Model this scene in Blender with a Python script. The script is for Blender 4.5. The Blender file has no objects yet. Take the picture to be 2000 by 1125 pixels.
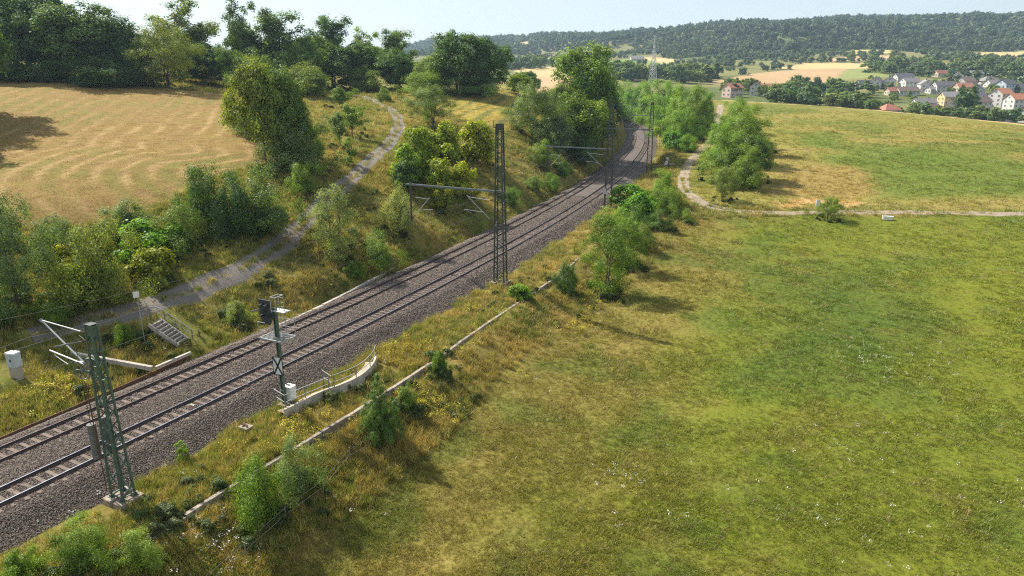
import bpy, math, random
import numpy as np
from mathutils import Vector, Matrix
random.seed(7); rng = np.random.default_rng(11)
PI = math.pi; R = math.radians
S = bpy.context.scene; COL = S.collection

# ------------------------------------------------------------------ camera, world, sun, exposure
CAM_H = 20.0; PITCH = R(17.0); FPX = 1333.0
cam_d = bpy.data.cameras.new('camera'); cam = bpy.data.objects.new('camera', cam_d); COL.objects.link(cam)
cam.location = (0, 0, CAM_H); cam.rotation_euler = (PI/2-PITCH, 0, 0)
cam_d.sensor_width = 36.0; cam_d.lens = 36.0*FPX/2000.0; cam_d.clip_end = 20000; cam_d.clip_start = 0.5
S.camera = cam
SUN_EL = R(44.0); SUN_AZ = math.atan2(-0.80, 0.60)          # compass angle from +Y, the sun stands ahead and to the left
sdir = Vector((math.sin(SUN_AZ)*math.cos(SUN_EL), math.cos(SUN_AZ)*math.cos(SUN_EL), math.sin(SUN_EL)))
W = bpy.data.worlds.new("World"); S.world = W; W.use_nodes = True
wn = W.node_tree.nodes; wl = W.node_tree.links
bg = wn['Background']; bg.inputs['Strength'].default_value = 0.085
sky = wn.new('ShaderNodeTexSky'); sky.sky_type = 'NISHITA'; sky.sun_disc = False
sky.sun_elevation = SUN_EL; sky.sun_rotation = SUN_AZ; sky.air_density = 1.0; sky.dust_density = 1.0; sky.ozone_density = 1.2
# thin high cloud veil mixed into the sky, everywhere alike
tcw = wn.new('ShaderNodeTexCoord'); mpw = wn.new('ShaderNodeMapping'); mpw.inputs['Scale'].default_value = (2.2, 2.2, 9)
nzw = wn.new('ShaderNodeTexNoise'); nzw.inputs['Scale'].default_value = 1.6; nzw.inputs['Detail'].default_value = 7; nzw.inputs['Roughness'].default_value = 0.55
rpw = wn.new('ShaderNodeValToRGB'); rpw.color_ramp.elements[0].position = 0.40; rpw.color_ramp.elements[0].color = (.42,.42,.42,1)
rpw.color_ramp.elements[1].position = 0.72; rpw.color_ramp.elements[1].color = (0.80,0.80,0.80,1)
mxw = wn.new('ShaderNodeMix'); mxw.data_type = 'RGBA'; mxw.inputs['B'].default_value = (5.4, 5.85, 6.25, 1)
wl.new(tcw.outputs['Generated'], mpw.inputs['Vector']); wl.new(mpw.outputs['Vector'], nzw.inputs['Vector'])
wl.new(nzw.outputs['Fac'], rpw.inputs['Fac']); wl.new(rpw.outputs['Color'], mxw.inputs['Factor'])
wl.new(sky.outputs['Color'], mxw.inputs['A']); wl.new(mxw.outputs['Result'], bg.inputs['Color'])
sun_d = bpy.data.lights.new('sun', 'SUN'); sun_d.energy = 5.0; sun_d.angle = R(0.55); sun_d.color = (1.0, 0.93, 0.82)
sun = bpy.data.objects.new('sun', sun_d); COL.objects.link(sun); sun.rotation_euler = sdir.to_track_quat('Z', 'Y').to_euler()
S.view_settings.view_transform = 'Standard'; S.view_settings.look = 'None'; S.view_settings.gamma = 1; S.view_settings.use_curve_mapping = False
S.view_settings.exposure = 0.90
S.cycles.use_denoising = False; S.cycles.denoiser = 'OPENIMAGEDENOISE'; S.cycles.denoising_input_passes = 'RGB_ALBEDO_NORMAL'; S.cycles.denoising_prefilter = 'ACCURATE'
S.cycles.max_bounces = 6; S.cycles.diffuse_bounces = 3; S.cycles.glossy_bounces = 2; S.cycles.transmission_bounces = 3; S.cycles.volume_bounces = 0
S.cycles.use_adaptive_sampling = False; S.cycles.filter_width = 1.15; S.cycles.sample_clamp_indirect = 3.0; S.cycles.sample_clamp_direct = 12.0
S.cycles.caustics_reflective = False; S.cycles.caustics_refractive = False

# ------------------------------------------------------------------ noise
def _hash(ix, iy, seed):
    n = (ix.astype(np.int64)*374761393 + iy.astype(np.int64)*668265263 + seed*1442695041) & 0x7fffffff
    n = ((n ^ (n >> 13))*1274126177) & 0x7fffffff
    return ((n ^ (n >> 16)) & 0xffff)/65535.0
def vnoise(x, y, scale, seed=0):
    x = np.asarray(x, float)/scale; y = np.asarray(y, float)/scale
    ix = np.floor(x); iy = np.floor(y); fx = x-ix; fy = y-iy
    fx = fx*fx*(3-2*fx); fy = fy*fy*(3-2*fy)
    a = _hash(ix, iy, seed); b = _hash(ix+1, iy, seed); c = _hash(ix, iy+1, seed); d = _hash(ix+1, iy+1, seed)
    return (a*(1-fx)+b*fx)*(1-fy)+(c*(1-fx)+d*fx)*fy
def fbm(x, y, scale, seed=0, n=4):
    v = 0; a = 1; t = 0
    for k in range(n):
        v = v+a*vnoise(x, y, scale/2**k, seed+k*17); t += a; a *= .55
    return v/t
def sstep(a, b, x):
    t = np.clip((x-a)/(b-a), 0, 1); return t*t*(3-2*t)

# ------------------------------------------------------------------ survey: photo pixel -> point of the place
CP, SP = math.cos(PITCH), math.sin(PITCH)
def ray(u, v):
    x = (u-1000)/FPX; y = (562.5-v)/FPX
    return np.array([x, CP+y*SP, -SP+y*CP])
def P3(u, v, z=0.0):
    d = ray(u, v); t = (z-CAM_H)/d[2]; return np.array([d[0]*t, d[1]*t, z])
def PY(u, v, Y):
    d = ray(u, v); t = Y/d[1]; return np.array([d[0]*t, Y, CAM_H+d[2]*t])

# ------------------------------------------------------------------ track centre line (right rail of the near track surveyed, offset by half a gauge)
_rr = np.array([(-31.9,17),(-25.3,29.2),(-18.8,41.7),(-7.6,65.2),(-5.4,70),(8.8,103.9),(13.1,115.8),(19.6,135.4),(27.5,160.4),(36.8,193.5),(45,228.9),(58.5,310.6),(63.5,380),(65.5,450)])
_cf = np.polyfit((_rr[:,1]-200)/200, _rr[:,0], 4)
_ys = np.linspace(-12, 450, 1850)
_c = np.stack([np.polyval(_cf, (_ys-200)/200), _ys], 1)
_t = np.gradient(_c, axis=0); _t /= np.linalg.norm(_t, axis=1)[:,None]
_nrm = np.stack([_t[:,1], -_t[:,0]], 1)                     # to the right
_acc = np.concatenate([[0], np.cumsum(np.linalg.norm(np.diff(_c, axis=0), axis=1))])
S0 = np.interp(29.2, _ys, _acc)
def along(s, d=0.0):
    """point at distance s along the right rail from the left edge of view, d metres to its right"""
    a = np.asarray(s, float)+S0
    c = np.stack([np.interp(a, _acc, _c[:,0]), np.interp(a, _acc, _c[:,1])], -1)
    n = np.stack([np.interp(a, _acc, _nrm[:,0]), np.interp(a, _acc, _nrm[:,1])], -1)
    return c+n*np.asarray(d)[..., None] if np.ndim(d) else c+n*d
def heading(s):
    a = along(s+.5)-along(s-.5); return math.atan2(a[1], a[0])
def lateral(x, y):
    """signed distance right of the surveyed rail and distance along it"""
    x = np.asarray(x, float); y = np.asarray(y, float)
    yy = y.copy()
    for _ in range(6):                                       # foot of the perpendicular by fixed-point on y
        yc = np.clip(yy, _ys[0], _ys[-1])
        cx = np.interp(yc, _ys, _c[:,0]); tx = np.interp(yc, _ys, _t[:,0]); ty = np.interp(yc, _ys, _t[:,1])
        q = (x-cx)*tx+(y-yc)*ty
        yy = yc+q*ty*.8
    yc = np.clip(yy, _ys[0], _ys[-1])
    cx = np.interp(yc, _ys, _c[:,0]); nx = np.interp(yc, _ys, _nrm[:,0]); ny = np.interp(yc, _ys, _nrm[:,1])
    return (x-cx)*nx+(y-yc)*ny, np.interp(yc, _ys, _acc)-S0
GA = 0.75                                                    # half the rail centre distance
NEAR_C, FAR_C = -GA, -GA-4.45                                # centre of the two tracks

WALL_PX = [(60,1190),(170,1122),(300,1045),(460,944),(600,860),(705,795),(785,744),(845,705),(950,631),(1080,545),(1147,489),(1185,462)]; WALL_Z = -.85
_wd, _ws = lateral(np.array([P3(u, v, WALL_Z)[0] for u, v in WALL_PX]), np.array([P3(u, v, WALL_Z)[1] for u, v in WALL_PX]))
def wall_off(d, s): return d-np.interp(s, _ws, _wd)
# ------------------------------------------------------------------ terrain
ctl = []
def cz(*a):
    for u, v, z in a: ctl.append(tuple(P3(u, v, z)))
def cy(*a):
    for u, v, Y in a: ctl.append(tuple(PY(u, v, Y)))
def cx_(*a):
    for x, y, z in a: ctl.append((x, y, z))
cz((560,1100,-3),(1000,1100,-3.2),(1500,1100,-3.4),(2000,1100,-3.5),(800,950,-3),(1000,800,-3),(1500,800,-3.1),(2000,800,-3.1),(1300,600,-2.6),(1700,600,-2.7),(2000,600,-2.4),
   (1400,470,-1.5),(1700,450,-1.6),(2000,440,-1.2),(1330,350,.6),(1345,390,.1),(1450,412,-.5),(1600,416,-.7),(2000,418,-.4),(1500,350,1.2),(1420,300,3))
cx_((40,5,-3.4),(80,20,-3.5),(0,0,-3.2),(-15,0,-2.8),(140,60,-3),(140,110,-1),(-40,0,0),(-60,20,2),(-80,40,5),(-110,30,9),(-70,0,3))
cy((1700,350,137),(2000,350,137),(1700,300,161),(2000,300,158),(1700,250,210),(1500,250,205),(1400,196,300),(1550,203,292),(1700,214,280),(1850,228,265),(2000,245,250),(2150,262,240),
   (1400,225,250),(1390,250,215),(1340,262,215))
# cutting and left slope
cz((0,650,1.5),(100,600,2),(0,560,3),(150,500,3.6),(270,605,1.6),(350,580,1.9),(480,520,2.7),(600,430,4.4),(700,340,7),(745,290,9),(790,240,11.5),(770,205,13.8),
   (0,430,7),(0,300,11),(200,420,6.3),(300,330,9.5),(500,300,10),(430,400,6.5),(640,300,9.2),(660,250,11.5),(850,330,7),(950,262,9.2),(900,215,12.8),(1000,250,9.8),(1000,215,13),(900,360,5),
   (780,420,4.2),(700,440,4.1),(620,520,2))
cy((715,186,200),(0,200,126),(0,150,165),(300,200,144),(450,182,170),(200,160,168),(-300,180,150),(-300,300,85),(600,186,185),(850,181,196),(1000,181,205),(1080,190,215),(700,172,235))
cx_((-100,260,24),(-250,200,30),(-200,120,20),(0,290,17),(60,330,10),(-300,400,30),(-150,60,13),(-60,400,22),(40,430,6),(100,420,2))
# valley, village slope, far fields and hills
cy((1450,196,430),(1750,226,430),(1950,238,430),(1450,182,500),(1650,185,560),(1850,185,560),(2000,200,520),(1850,150,700),(2000,165,650),(1700,150,690),(1550,165,650),
   (1400,165,620),(1300,165,600),(1500,133,900),(1750,130,880),(1900,130,860),(1750,104,1100),(1950,112,1080),(1560,120,1000),
   (1250,140,800),(1080,145,700),(1080,125,900),(1250,118,1100),(1000,112,1500),(1200,112,1450),(860,105,2000),(820,115,1500))
cy((1400,85,1500),(1550,80,1500),(1700,80,1480),(1900,85,1450),(2100,85,1400),(1300,92,1500),(1270,88,2000),
   (1400,70,1900),(1490,58,1950),(1570,45,1900),(1650,38,1850),(1800,40,1800),(1900,44,1750),(2000,38,1750),(2150,36,1700),
   (810,102,2350),(840,86,2500),(880,76,2600),(950,80,2650),(1060,83,2700),(1140,89,2750),(1200,84,2750),(1260,80,2700),(1340,73,2400))
cy((780,112,2350),(700,122,2300),(600,128,2300))
cx_((-600,1000,40),(-900,2500,40),(-1500,1500,120),(-400,600,35),(-1500,0,60),(3000,1000,120),(3000,3000,160),(0,5000,150),(-1500,5000,140),(2000,5000,170),(3000,0,-20),(0,-1500,-20),(600,0,-15),(350,150,-4),(500,350,-8),(3000,-1500,-20),(-1500,-1500,40))
for s in (-18, -8, 2, 12, 22, 32, 42, 54):
    for d, z in ((4.6,-.95),(9.0,-1.45),(13.0,-2.75),(-8.6,-.75)):
        p = along(s, d); ctl.append((p[0], p[1], z))
for s in (66, 80, 95, 112, 130):
    for d, z in ((4.6,-.9),(8.5,-.9),(-8.6,-.6)):
        p = along(s, d); ctl.append((p[0], p[1], z))
for s in (-10, 0, 9, 17):
    p = along(s, -12.2); ctl.append((p[0], p[1], -.15))
for s, z in ((27,-.3),(38,.2),(50,.8),(64,1.8),(80,2.6),(95,3.6),(115,4.6),(140,5.5),(175,6),(215,6),(260,5)):
    p = along(s, -12.5-s*.02); ctl.append((p[0], p[1], z))
ctl = np.array(ctl)
def _phi(r2): return np.sqrt(r2+9.0)
_d2 = ((ctl[:,None,:2]-ctl[None,:,:2])**2).sum(-1)
_n = len(ctl)
_A = np.zeros((_n+3, _n+3)); _A[:_n,:_n] = _phi(_d2)-np.eye(_n)*.6*0-np.eye(_n)*0.35
_Pm = np.c_[np.ones(_n), ctl[:,:2]/1000]; _A[:_n,_n:] = _Pm; _A[_n:,:_n] = _Pm.T
_w = np.linalg.solve(_A, np.r_[ctl[:,2], 0, 0, 0])
def Zraw(x, y):
    x = np.asarray(x, float).ravel(); y = np.asarray(y, float).ravel(); out = np.empty(len(x))
    for i in range(0, len(x), 20000):
        xs, ys = x[i:i+20000], y[i:i+20000]
        r2 = (xs[:,None]-ctl[None,:,0])**2+(ys[:,None]-ctl[None,:,1])**2
        out[i:i+20000] = _phi(r2)@_w[:_n]+_w[_n]+(_w[_n+1]*xs+_w[_n+2]*ys)/1000
    return out
def Zfull(x, y):
    x = np.asarray(x, float).ravel(); y = np.asarray(y, float).ravel()
    z = Zraw(x, y)
    d, s = lateral(x, y)
    bump = (fbm(x, y, 3.0, 5, 3)-.5)*.35+(fbm(x, y, 14, 9, 2)-.5)*.5
    far = np.hypot(x, y)
    rid = 1-np.abs(2*fbm(x, y, 420, 71, 3)-1); z = z+(rid-.6)*70*sstep(1150, 1450, y)*sstep(-400, 100, x)*sstep(45, 85, z)*(1-sstep(120, 158, z))
    z = z+bump*np.where(far < 400, 1, 0)*sstep(5, 9, np.maximum(d, -d-3.5))
    wo = wall_off(d, s); on = sstep(_ws[-1]+3, _ws[-1]-3, s)
    z = z+on*(.42*sstep(-2.5,-.3,wo)*(1-sstep(-.05,.25,wo))+.42*sstep(-.05,.3,wo)*(1-sstep(.8,3.6,wo)))
    z = z-.5*sstep(6.0,6.9,d)*(1-sstep(8.0,9.3,d))*sstep(11.5,13.5,s)*(1-sstep(22.5,25,s))
    m = 1-np.where(d > 0, sstep(4.2, 7.5, d), sstep(8.2, 10.5, -d))
    m = m*(1-sstep(415, 440, s))
    return z*(1-m)+(-.95)*m
def _axis(lo, hi, step, ends, g):
    a = list(np.arange(lo, hi+1e-6, step))
    b = [a[-1]]; 
    while b[-1] < ends[1]: b.append(b[-1]+max(step, g*abs(b[-1])))
    c = [a[0]]
    while c[-1] > ends[0]: c.append(c[-1]-max(step, g*abs(c[-1])))
    return np.array(c[:0:-1]+a+b[1:])
GX = _axis(-118, 78, .62, (-1600, 3200), .014)
GY = np.concatenate([[-1500,-800,-400,-200,-100,-50,-25,-10,0,8], _axis(14, 205, .62, (14.5, 1300), .0105)])
while GY[-1] < 5200: GY = np.append(GY, GY[-1]*1.03)
_XX, _YY = np.meshgrid(GX, GY)
_ZZ = Zfull(_XX, _YY).reshape(_XX.shape)
def Z(x, y):
    x = np.atleast_1d(np.asarray(x, float)); y = np.atleast_1d(np.asarray(y, float))
    i = np.clip(np.searchsorted(GX, x)-1, 0, len(GX)-2); j = np.clip(np.searchsorted(GY, y)-1, 0, len(GY)-2)
    fx = (x-GX[i])/(GX[i+1]-GX[i]); fy = (y-GY[j])/(GY[j+1]-GY[j])
    return (_ZZ[j,i]*(1-fx)+_ZZ[j,i+1]*fx)*(1-fy)+(_ZZ[j+1,i]*(1-fx)+_ZZ[j+1,i+1]*fx)*fy
def Z1(x, y): return float(Z(x, y)[0])
def G(u, v, ymax=3000):
    """where the line of sight through a photo pixel meets the ground"""
    d = ray(u, v); t = np.concatenate([np.arange(15, 300, .4), np.arange(300, ymax, 2.0)])
    x, y, z = d[0]*t, d[1]*t, CAM_H+d[2]*t
    h = z-Z(x, y); k = np.argmax(h < 0)
    if h[k] >= 0: k = len(t)-1
    if k > 0:
        a = h[k-1]/(h[k-1]-h[k]+1e-9); tt = t[k-1]+a*(t[k]-t[k-1])
    else: tt = t[0]
    return np.array([d[0]*tt, d[1]*tt, Z1(d[0]*tt, d[1]*tt)])
def ztop(Y, v):
    yv = (562.5-v)/FPX; return CAM_H+Y*(yv*CP-SP)/(CP+yv*SP)
def wpx(p, w):
    return w*(p[1]*CP-(p[2]-CAM_H)*SP)/FPX

# ------------------------------------------------------------------ object helpers
def tag(o, label=None, cat=None, group=None, kind=None):
    if label: o['label'] = label
    if cat: o['category'] = cat
    if group: o['group'] = group
    if kind: o['kind'] = kind
    return o
def empty(name, loc=(0,0,0), rz=0, label=None, cat=None, group=None):
    o = bpy.data.objects.new(name, None); COL.objects.link(o); o.location = loc; o.rotation_euler = (0,0,rz)
    o.empty_display_size = .3
    return tag(o, label, cat, group)
class MB:
    def __init__(s): s.v = []; s.f = []; s.m = []
    def quad(s, a, b, c, d, mi=0):
        n = len(s.v); s.v += [tuple(a), tuple(b), tuple(c), tuple(d)]; s.f.append((n,n+1,n+2,n+3)); s.m.append(mi)
    def hexa(s, p, mi=0):                                    # 8 points: bottom ring, top ring
        n = len(s.v); s.v += [tuple(q) for q in p]
        for f in ((3,2,1,0),(4,5,6,7),(0,1,5,4),(1,2,6,5),(2,3,7,6),(3,0,4,7)):
            s.f.append(tuple(n+i for i in f)); s.m.append(mi)
    def box(s, c, sz, rz=0, mi=0):
        x, y, z = sz[0]/2, sz[1]/2, sz[2]/2; ca, sa = math.cos(rz), math.sin(rz); P = []
        for dz in (-z, z):
            for dx, dy in ((-x,-y),(x,-y),(x,y),(-x,y)):
                P.append((c[0]+dx*ca-dy*sa, c[1]+dx*sa+dy*ca, c[2]+dz))
        s.hexa(P, mi)
    def bar(s, p, q, w, h=None, mi=0, up=(0,0,1)):
        h = h or w; p = Vector(p); q = Vector(q); t = (q-p).normalized(); u = Vector(up)
        if abs(t.dot(u)) > .97: u = Vector((0,1,0)) if abs(t.y) < .9 else Vector((1,0,0))
        a = t.cross(u).normalized()*w/2; b = a.cross(t).normalized()*h/2
        s.hexa([p-a-b, p+a-b, p+a+b, p-a+b, q-a-b, q+a-b, q+a+b, q-a+b], mi)
    def tube(s, pts, r, n=6, mi=0, cap=True):
        pts = [Vector(p) for p in pts]; rs = r if isinstance(r, (list, tuple)) else [r]*len(pts); base = len(s.v)
        u = None
        for i, p in enumerate(pts):
            t = (pts[min(i+1, len(pts)-1)]-pts[max(i-1, 0)]).normalized()
            if u is None:
                u = t.cross(Vector((0,0,1)))
                if u.length < .1: u = t.cross(Vector((1,0,0)))
            u = (u-t*u.dot(t)).normalized(); w = t.cross(u)
            for k in range(n):
                a = 2*PI*k/n; s.v.append(tuple(p+(u*math.cos(a)+w*math.sin(a))*rs[i]))
        for i in range(len(pts)-1):
            for k in range(n):
                a = base+i*n+k; b = base+i*n+(k+1) % n; s.f.append((a, b, b+n, a+n)); s.m.append(mi)
        if cap:
            s.f.append(tuple(base+k for k in range(n))[::-1]); s.m.append(mi)
            s.f.append(tuple(base+(len(pts)-1)*n+k for k in range(n))); s.m.append(mi)
    def mesh(s, name, mats, smooth=False):
        me = bpy.data.meshes.new(name); me.from_pydata(s.v, [], s.f)
        for m in (mats if isinstance(mats, (list, tuple)) else [mats]): me.materials.append(m)
        me.polygons.foreach_set('material_index', s.m)
        if smooth: me.polygons.foreach_set('use_smooth', [True]*len(s.f))
        me.update(); return me
    def build(s, name, mats, parent=None, smooth=False, loc=(0,0,0)):
        o = bpy.data.objects.new(name, s.mesh(name, mats, smooth)); COL.objects.link(o); o.parent = parent; o.location = loc; return o
def inst(name, me, parent=None, loc=(0,0,0), rot=(0,0,0), sc=(1,1,1)):
    o = bpy.data.objects.new(name, me); COL.objects.link(o); o.parent = parent; o.location = loc; o.rotation_euler = rot; o.scale = sc; return o
def kids(o): return [c for c in bpy.data.objects if c.parent == o]
def np_mesh(name, V, F, mat=None, col=None, colname='col', smooth=False):
    """fast mesh from arrays; F is (n,3) or (n,4)"""
    me = bpy.data.meshes.new(name); V = np.asarray(V, np.float32); F = np.asarray(F, np.int32); k = F.shape[1]
    me.vertices.add(len(V)); me.vertices.foreach_set('co', V.ravel())
    me.loops.add(F.size); me.loops.foreach_set('vertex_index', F.ravel())
    me.polygons.add(len(F)); me.polygons.foreach_set('loop_start', np.arange(0, F.size, k, dtype=np.int32))
    try: me.polygons.foreach_set('loop_total', np.full(len(F), k, np.int32))
    except Exception: pass
    if smooth: me.polygons.foreach_set('use_smooth', np.ones(len(F), bool))
    if col is not None:
        col = np.asarray(col, np.float32)
        at = me.attributes.new(colname, 'FLOAT_COLOR', 'POINT'); c4 = np.ones((len(V), 4), np.float32); c4[:, :3] = col if col.ndim == 2 else col[:, None]
        at.data.foreach_set('color', c4.ravel())
    if mat: me.materials.append(mat)
    me.update(calc_edges=True); return me

# ------------------------------------------------------------------ materials
def mat_new(name):
    m = bpy.data.materials.new(name); m.use_nodes = True; nt = m.node_tree
    return m, nt.nodes, nt.links, nt.nodes['Principled BSDF']
def simple(name, col, rough=.6, metal=0, var=.25, scale=6, bump=.15, spots=None):
    """colour with grain, blotches and a little relief"""
    m, N, L, b = mat_new(name)
    tc = N.new('ShaderNodeTexCoord'); n1 = N.new('ShaderNodeTexNoise'); n1.inputs['Scale'].default_value = scale; n1.inputs['Detail'].default_value = 8
    n1.inputs['Roughness'].default_value = .65
    L.new(tc.outputs['Object'], n1.inputs['Vector'])
    rp = N.new('ShaderNodeValToRGB'); c = Vector(col); rp.color_ramp.elements[0].position = .3; rp.color_ramp.elements[1].position = .7
    rp.color_ramp.elements[0].color = (*(c*(1-var)), 1); rp.color_ramp.elements[1].color = (*(c*(1+var)), 1)
    L.new(n1.outputs['Fac'], rp.inputs['Fac']); out = rp.outputs['Color']
    if spots:
        n2 = N.new('ShaderNodeTexNoise'); n2.inputs['Scale'].default_value = spots[1]; n2.inputs['Detail'].default_value = 10; n2.inputs['Roughness'].default_value = .7
        L.new(tc.outputs['Object'], n2.inputs['Vector'])
        r2 = N.new('ShaderNodeValToRGB'); r2.color_ramp.elements[0].position = spots[2]; r2.color_ramp.elements[1].position = spots[2]+.1
        L.new(n2.outputs['Fac'], r2.inputs['Fac'])
        mx = N.new('ShaderNodeMix'); mx.data_type = 'RGBA'; L.new(r2.outputs['Color'], mx.inputs['Factor']); L.new(out, mx.inputs['A']); mx.inputs['B'].default_value = (*spots[0], 1)
        out = mx.outputs['Result']
    oi = N.new('ShaderNodeObjectInfo'); mr = N.new('ShaderNodeMapRange'); mr.inputs['To Min'].default_value = .86; mr.inputs['To Max'].default_value = 1.12
    L.new(oi.outputs['Random'], mr.inputs['Value'])
    mu = N.new('ShaderNodeMix'); mu.data_type = 'RGBA'; mu.blend_type = 'MULTIPLY'; mu.inputs['Factor'].default_value = 1
    L.new(out, mu.inputs['A']); L.new(mr.outputs['Result'], mu.inputs['B']); L.new(mu.outputs['Result'], b.inputs['Base Color'])
    b.inputs['Roughness'].default_value = rough; b.inputs['Metallic'].default_value = metal
    if bump:
        bp = N.new('ShaderNodeBump'); bp.inputs['Strength'].default_value = bump; bp.inputs['Distance'].default_value = .03
        L.new(n1.outputs['Fac'], bp.inputs['Height']); L.new(bp.outputs['Normal'], b.inputs['Normal'])
    return m
def foliage(name, trans=.42, src='OBJ', tr_tint=(1.3,1.25,.35)):
    m, N, L, b = mat_new(name); N.remove(b); out = N['Material Output']
    if src == 'OBJ':
        oi = N.new('ShaderNodeObjectInfo'); c0 = oi.outputs['Color']
    else:
        at = N.new('ShaderNodeAttribute'); at.attribute_type = 'INSTANCER'; at.attribute_name = 'tint'; c0 = at.outputs['Color']
    lv = N.new('ShaderNodeAttribute'); lv.attribute_name = 'col'
    mu = N.new('ShaderNodeMix'); mu.data_type = 'RGBA'; mu.blend_type = 'MULTIPLY'; mu.inputs['Factor'].default_value = 1
    L.new(c0, mu.inputs['A']); L.new(lv.outputs['Color'], mu.inputs['B'])
    d = N.new('ShaderNodeBsdfDiffuse'); t = N.new('ShaderNodeBsdfTranslucent'); g = N.new('ShaderNodeBsdfGlossy'); g.inputs['Roughness'].default_value = .45
    g.inputs['Color'].default_value = (.9,.95,1,1)
    L.new(mu.outputs['Result'], d.inputs['Color'])
    m2 = N.new('ShaderNodeMix'); m2.data_type = 'RGBA'; m2.blend_type = 'MULTIPLY'; m2.inputs['Factor'].default_value = 1; m2.inputs['B'].default_value = (*tr_tint, 1)
    L.new(mu.outputs['Result'], m2.inputs['A']); L.new(m2.outputs['Result'], t.inputs['Color'])
    s1 = N.new('ShaderNodeMixShader'); s1.inputs['Fac'].default_value = trans; L.new(d.outputs[0], s1.inputs[1]); L.new(t.outputs[0], s1.inputs[2])
    s2 = N.new('ShaderNodeMixShader'); s2.inputs['Fac'].default_value = .018; L.new(s1.outputs[0], s2.inputs[1]); L.new(g.outputs[0], s2.inputs[2])
    L.new(s2.outputs[0], out.inputs['Surface']); return m
M_leaf = foliage('leaf'); M_blade = foliage('grass_blade', .38, 'INST', (1.15,1.1,.6)); M_far = foliage('far_crown', .2, 'INST', (1.1,1.1,.6))
M_petal = foliage('petal', .3, 'INST', (1,1,1))
M_bark = simple('bark', (.12,.095,.07), .9, var=.4, scale=9, bump=.6)
M_conc = simple('concrete', (.42,.37,.31), .9, var=.22, scale=3, bump=.4, spots=((.17,.15,.11), 5, .56))
M_concd = simple('old_concrete', (.30,.25,.20), .95, var=.3, scale=3, bump=.5, spots=((.11,.10,.07), 4, .52))
M_sleeper = simple('sleeper_wood', (.140,.106,.082), .9, var=.35, scale=5, bump=.3, spots=((.13,.10,.085), 7, .55))
M_rust = simple('rail_rust', (.070,.052,.048), .75, .2, var=.3, scale=8, bump=.2)
M_rusto = simple('orange_rust', (.15,.075,.04), .8, .1, var=.4, scale=10, bump=.2)
M_steel = simple('rail_top', (.15,.17,.215), .48, .6, var=.12, scale=3, bump=0)
M_green = simple('green_paint', (.075,.115,.085), .55, .1, var=.3, scale=5, bump=.1, spots=((.10,.07,.045), 6, .62))
M_dgreen = simple('dull_green_paint', (.055,.070,.055), .65, .1, var=.35, scale=5, bump=.1, spots=((.09,.065,.045), 5, .56))
M_galv = simple('galvanised_steel', (.42,.43,.43), .5, .5, var=.15, scale=4, bump=.05)
M_galvd = simple('dark_galvanised_steel', (.20,.22,.22), .5, .5, var=.2, scale=4, bump=.05)
M_white = simple('white_paint', (.72,.72,.70), .5, 0, var=.08, scale=2, bump=.03)
M_black = simple('black_paint', (.018,.018,.02), .5, 0, var=.3, scale=4, bump=.05)
M_sighead = simple('dark_grey_paint', (.035,.042,.045), .5, .1, var=.2, scale=3, bump=.05)
M_cab = simple('cabinet_grey', (.47,.50,.52), .5, 0, var=.06, scale=2, bump=.02)
M_cabtop = simple('cabinet_lid', (.70,.72,.74), .4, 0, var=.05, scale=2, bump=.02)
M_plinth = simple('plinth', (.36,.31,.24), .9, 0, var=.2, scale=5, bump=.3)
M_insul = simple('insulator_brown', (.10,.05,.035), .3, 0, var=.2, scale=3, bump=0)
M_wire = simple('wire', (.10,.10,.10), .6, .4, var=.2, scale=2, bump=0)
M_wirel = simple('bright_wire', (.45,.46,.47), .5, .4, var=.1, scale=2, bump=0)
M_weight = simple('weight_grey', (.17,.17,.16), .85, .1, var=.3, scale=5, bump=.3)
M_post = simple('fence_wood', (.20,.16,.12), .9, 0, var=.3, scale=6, bump=.3)
M_lens_r = simple('lens_red', (.09,.01,.01), .15, var=.1, bump=0)
M_glass = simple('window_glass', (.05,.06,.07), .08, 0, var=.2, scale=.6, bump=0)

# ------------------------------------------------------------------ fields and what grows where
def smooth_line(P, n=8):
    P = np.asarray(P, float); out = []
    for i in range(len(P)-1):
        p0 = P[max(i-1,0)]; p1 = P[i]; p2 = P[i+1]; p3 = P[min(i+2,len(P)-1)]
        for k in range(n):
            t = k/n; out.append(.5*((2*p1)+(-p0+p2)*t+(2*p0-5*p1+4*p2-p3)*t*t+(-p0+3*p1-3*p2+p3)*t**3))
    return np.array(out+[P[-1]])
def outline(*px): return np.array([G(u, v)[:2] for u, v in px])
def inside(poly, x, y):
    r = np.zeros(x.shape, bool); n = len(poly)
    for i in range(n):
        (x1, y1), (x2, y2) = poly[i], poly[(i+1) % n]
        c = ((y1 > y) != (y2 > y)); r ^= c & (x < (x2-x1)*(y-y1)/(y2-y1+1e-12)+x1)
    return r
def polydist(poly, x, y, closed=True):
    d = np.full(x.shape, 1e9); n = len(poly)
    for i in range(n if closed else n-1):
        a = poly[i]; b = poly[(i+1) % n]; ab = b-a; t = np.clip(((x-a[0])*ab[0]+(y-a[1])*ab[1])/(ab@ab+1e-9), 0, 1)
        d = np.minimum(d, np.hypot(x-a[0]-ab[0]*t, y-a[1]-ab[1]*t))
    return d
def soft(poly, x, y, w):
    """1 inside, 0 outside, over a border w metres wide"""
    lo = poly.min(0)-w; hi = poly.max(0)+w; m = (x > lo[0])&(x < hi[0])&(y > lo[1])&(y < hi[1])
    out = np.zeros(x.shape)
    if m.any():
        xs, ys = x[m], y[m]; s = polydist(poly, xs, ys); s = np.where(inside(poly, xs, ys), s, -s); out[m] = sstep(-w/2, w/2, s)
    return out
PO = {}
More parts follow.
